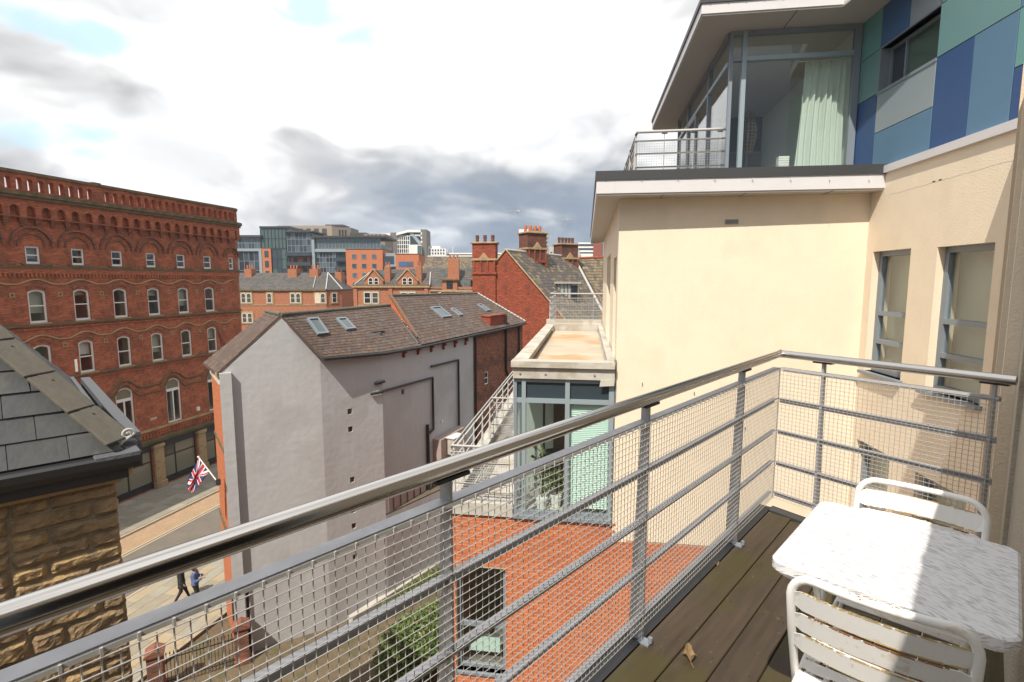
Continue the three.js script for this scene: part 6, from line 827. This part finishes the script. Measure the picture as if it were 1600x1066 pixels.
{ const t = thing('beige_office_block', 'beige office block with square windows on the skyline behind the flats', 'building', [-93, 0, -240], 90); box('wall', M.beige, t, [-12, 12.2, 0, 39.3, -16, 0]); new MB().hprism([[12.2, 0], [19.6, -4], [19.6, -16], [12.2, -16]], 0, 38.8).build('side_wall', M.beige2, t); for (let i = 0; i < 4; i++) for (let j = 0; j < 3; j++) box('window', M.darkGlass2, t, [-3 + i * 3.6, -.9 + i * 3.6, 35.6 - j * 3.5, 38 - j * 3.5, 0, .1]); { const m = rel(t, [-93 + 12.2, 0, -240], 90 - 28.4); for (let i = 0; i < 3; i++) box('window', M.darkGlass, t, [3 + i * 1.3, 3.7 + i * 1.3, 33.6, 37.6, 0, .08], m); } box('plant_room', M.roofEdge, t, [8, 16, 39.3, 40.2, -14, -4]); box('low_wing', M.beige2, t, [27, 36.4, 0, 35.5, -14, 2]); box('dark_link', M.roofEdge, t, [19.7, 27, 30, 36.4, -14, -2]); { for (let i = 0; i < 4; i++) box('window', M.darkGlass, t, [28.6 + i * 1.8, 29.3 + i * 1.8, 32.5, 35, 2, 2.1]); } }
{ const t = thing('dark_glass_office', 'dark glass office tower with white roof canopy and grey stair cores', 'building', [-63, 0, -260], 90); box('core', M.spandrel, t, [0, 17.5, 0, 36.4, -14, -.2]); bays(t, null, 0, 4, 24, 35.6, 4, 5, M.frameLight, [M.darkGlass3, M.blueGlass]); box('stair_core', M.carpet, t, [4.1, 6.8, 0, 38, -12, .6]); bays(t, null, 7, 13.2, 24, 36.4, 6, 6, M.white, [M.darkGlass3, M.darkGlass], { bw: .3 }); new MB().prism([[6.9, 36.6], [12.6, 38.1], [18.8, 38.1], [18.8, 39.2], [12.6, 39.3], [6.9, 37.7]], -12, 1).build('canopy', M.white, t); box('canopy', M.white, t, [-.5, 4, 36, 37.6, -12, 1]); new MB().prism([[13.4, 37.5], [15, 37.5], [19.8, 32.4], [17.6, 32.4]], 0, .5).build('white_brace', M.frameLight, t); box('stair_core', M.carpet, t, [18.6, 21.5, 0, 39.5, -12, .8]); { for (let i = 0; i < 4; i++) box('stair_window', M.white, t, [18.8, 19.4, 31 + i * 2, 32 + i * 2, .8, .9]); } box('white_block', M.white, t, [13.2, 19.2, 0, 32, -10, 3]); box('glass_corner', M.greenGlass, t, [17.4, 19.25, 26, 31.6, 2.9, 3.1]); }
{ const t = thing('white_low_building', 'low white building with stepped roof on the skyline', 'building', [-41.5, 0, -262], 90); box('wall', M.white, t, [0, 9, 0, 30.5, -8, 0]); box('roof_step', M.white, t, [0, 6, 30.5, 31.8, -8, -1]); for (let i = 0; i < 6; i++) for (let j = 0; j < 3; j++) box('window', M.darkGlass3, t, [.8 + i * 1.35, 1.5 + i * 1.35, 26.2 + j * 1.5, 27.1 + j * 1.5, 0, .1]); }
{ const t = thing('grey_shed_roof', 'long grey shed with a pale roof edge on the skyline', 'building', [-33, 0, -268], 90); box('wall', M.spandrel, t, [0, 30, 0, 28, -12, 0]); box('cladding', M.soffit, t, [0, 30, 25, 27.6, 0, .2]); box('roof', M.white, t, [-.3, 30.3, 28, 28.7, -12, .5]); for (const x of [3, 14]) new MB().tube([V(x, 28.6, -2), V(x, 32, -2)], .12, 5).build('flue', M.white, t); }
{ const t = thing('white_tower_block', 'tall white tower block behind the middle chimney', 'building', [4.6, 0, -350], 90); box('wall', M.white, t, [0, 6, 0, 48.3, -14, .5]); box('wall', M.p_grey, t, [6, 20, 0, 47.2, -14, 0]); for (let i = 0; i < 4; i++) for (let j = 0; j < 9; j++) { box('window', M.darkGlass3, t, [7 + i * 3.2, 9 + i * 3.2, 44 - j * 2.6, 45.3 - j * 2.6, 0, .1]); box('balcony', M.white, t, [6.8 + i * 3.2, 9.2 + i * 3.2, 43.6 - j * 2.6, 44 - j * 2.6, 0, .5]); } box('plant_room', M.spandrel, t, [9, 13, 47.2, 49, -8, -2]); }
{ const t = thing('cream_apartment_block', 'pale cream block with small windows between the two right chimneys', 'building', [24, 0, -345], 90); box('wall', M.concrete, t, [0, 6, 0, 36.5, -10, 0]); box('wall', M.concrete, t, [6, 20, 0, 34.5, -10, 0]); for (let i = 0; i < 8; i++) for (let j = 0; j < 2; j++) box('window', M.darkGlass, t, [1 + i * 2.3, 2 + i * 2.3, 30 + j * 2.3, 31.1 + j * 2.3, 0, .1]); }
{ const t = thing('banded_flats', 'white banded flats beside a red brick tower at the edge of the cream wall', 'building', [44, 0, -352], 90); box('wall', M.blueGlass, t, [0, 16, 0, 39.5, -10, 0]); for (let j = 0; j < 5; j++) box('floor_band', M.white, t, [-.3, 11, 28.5 + j * 2.6, 29.5 + j * 2.6, 0, 1]); box('brick_tower', M.gableBrick, t, [9.5, 15.5, 0, 42, -8, 2]); box('low_roof', M.white, t, [-6, 9, 30, 32.5, -8, 3]); }
scene.fog = new THREE.FogExp2(new THREE.Color().setRGB(.62, .68, .76), .0003);
renderer.render(scene, camera);
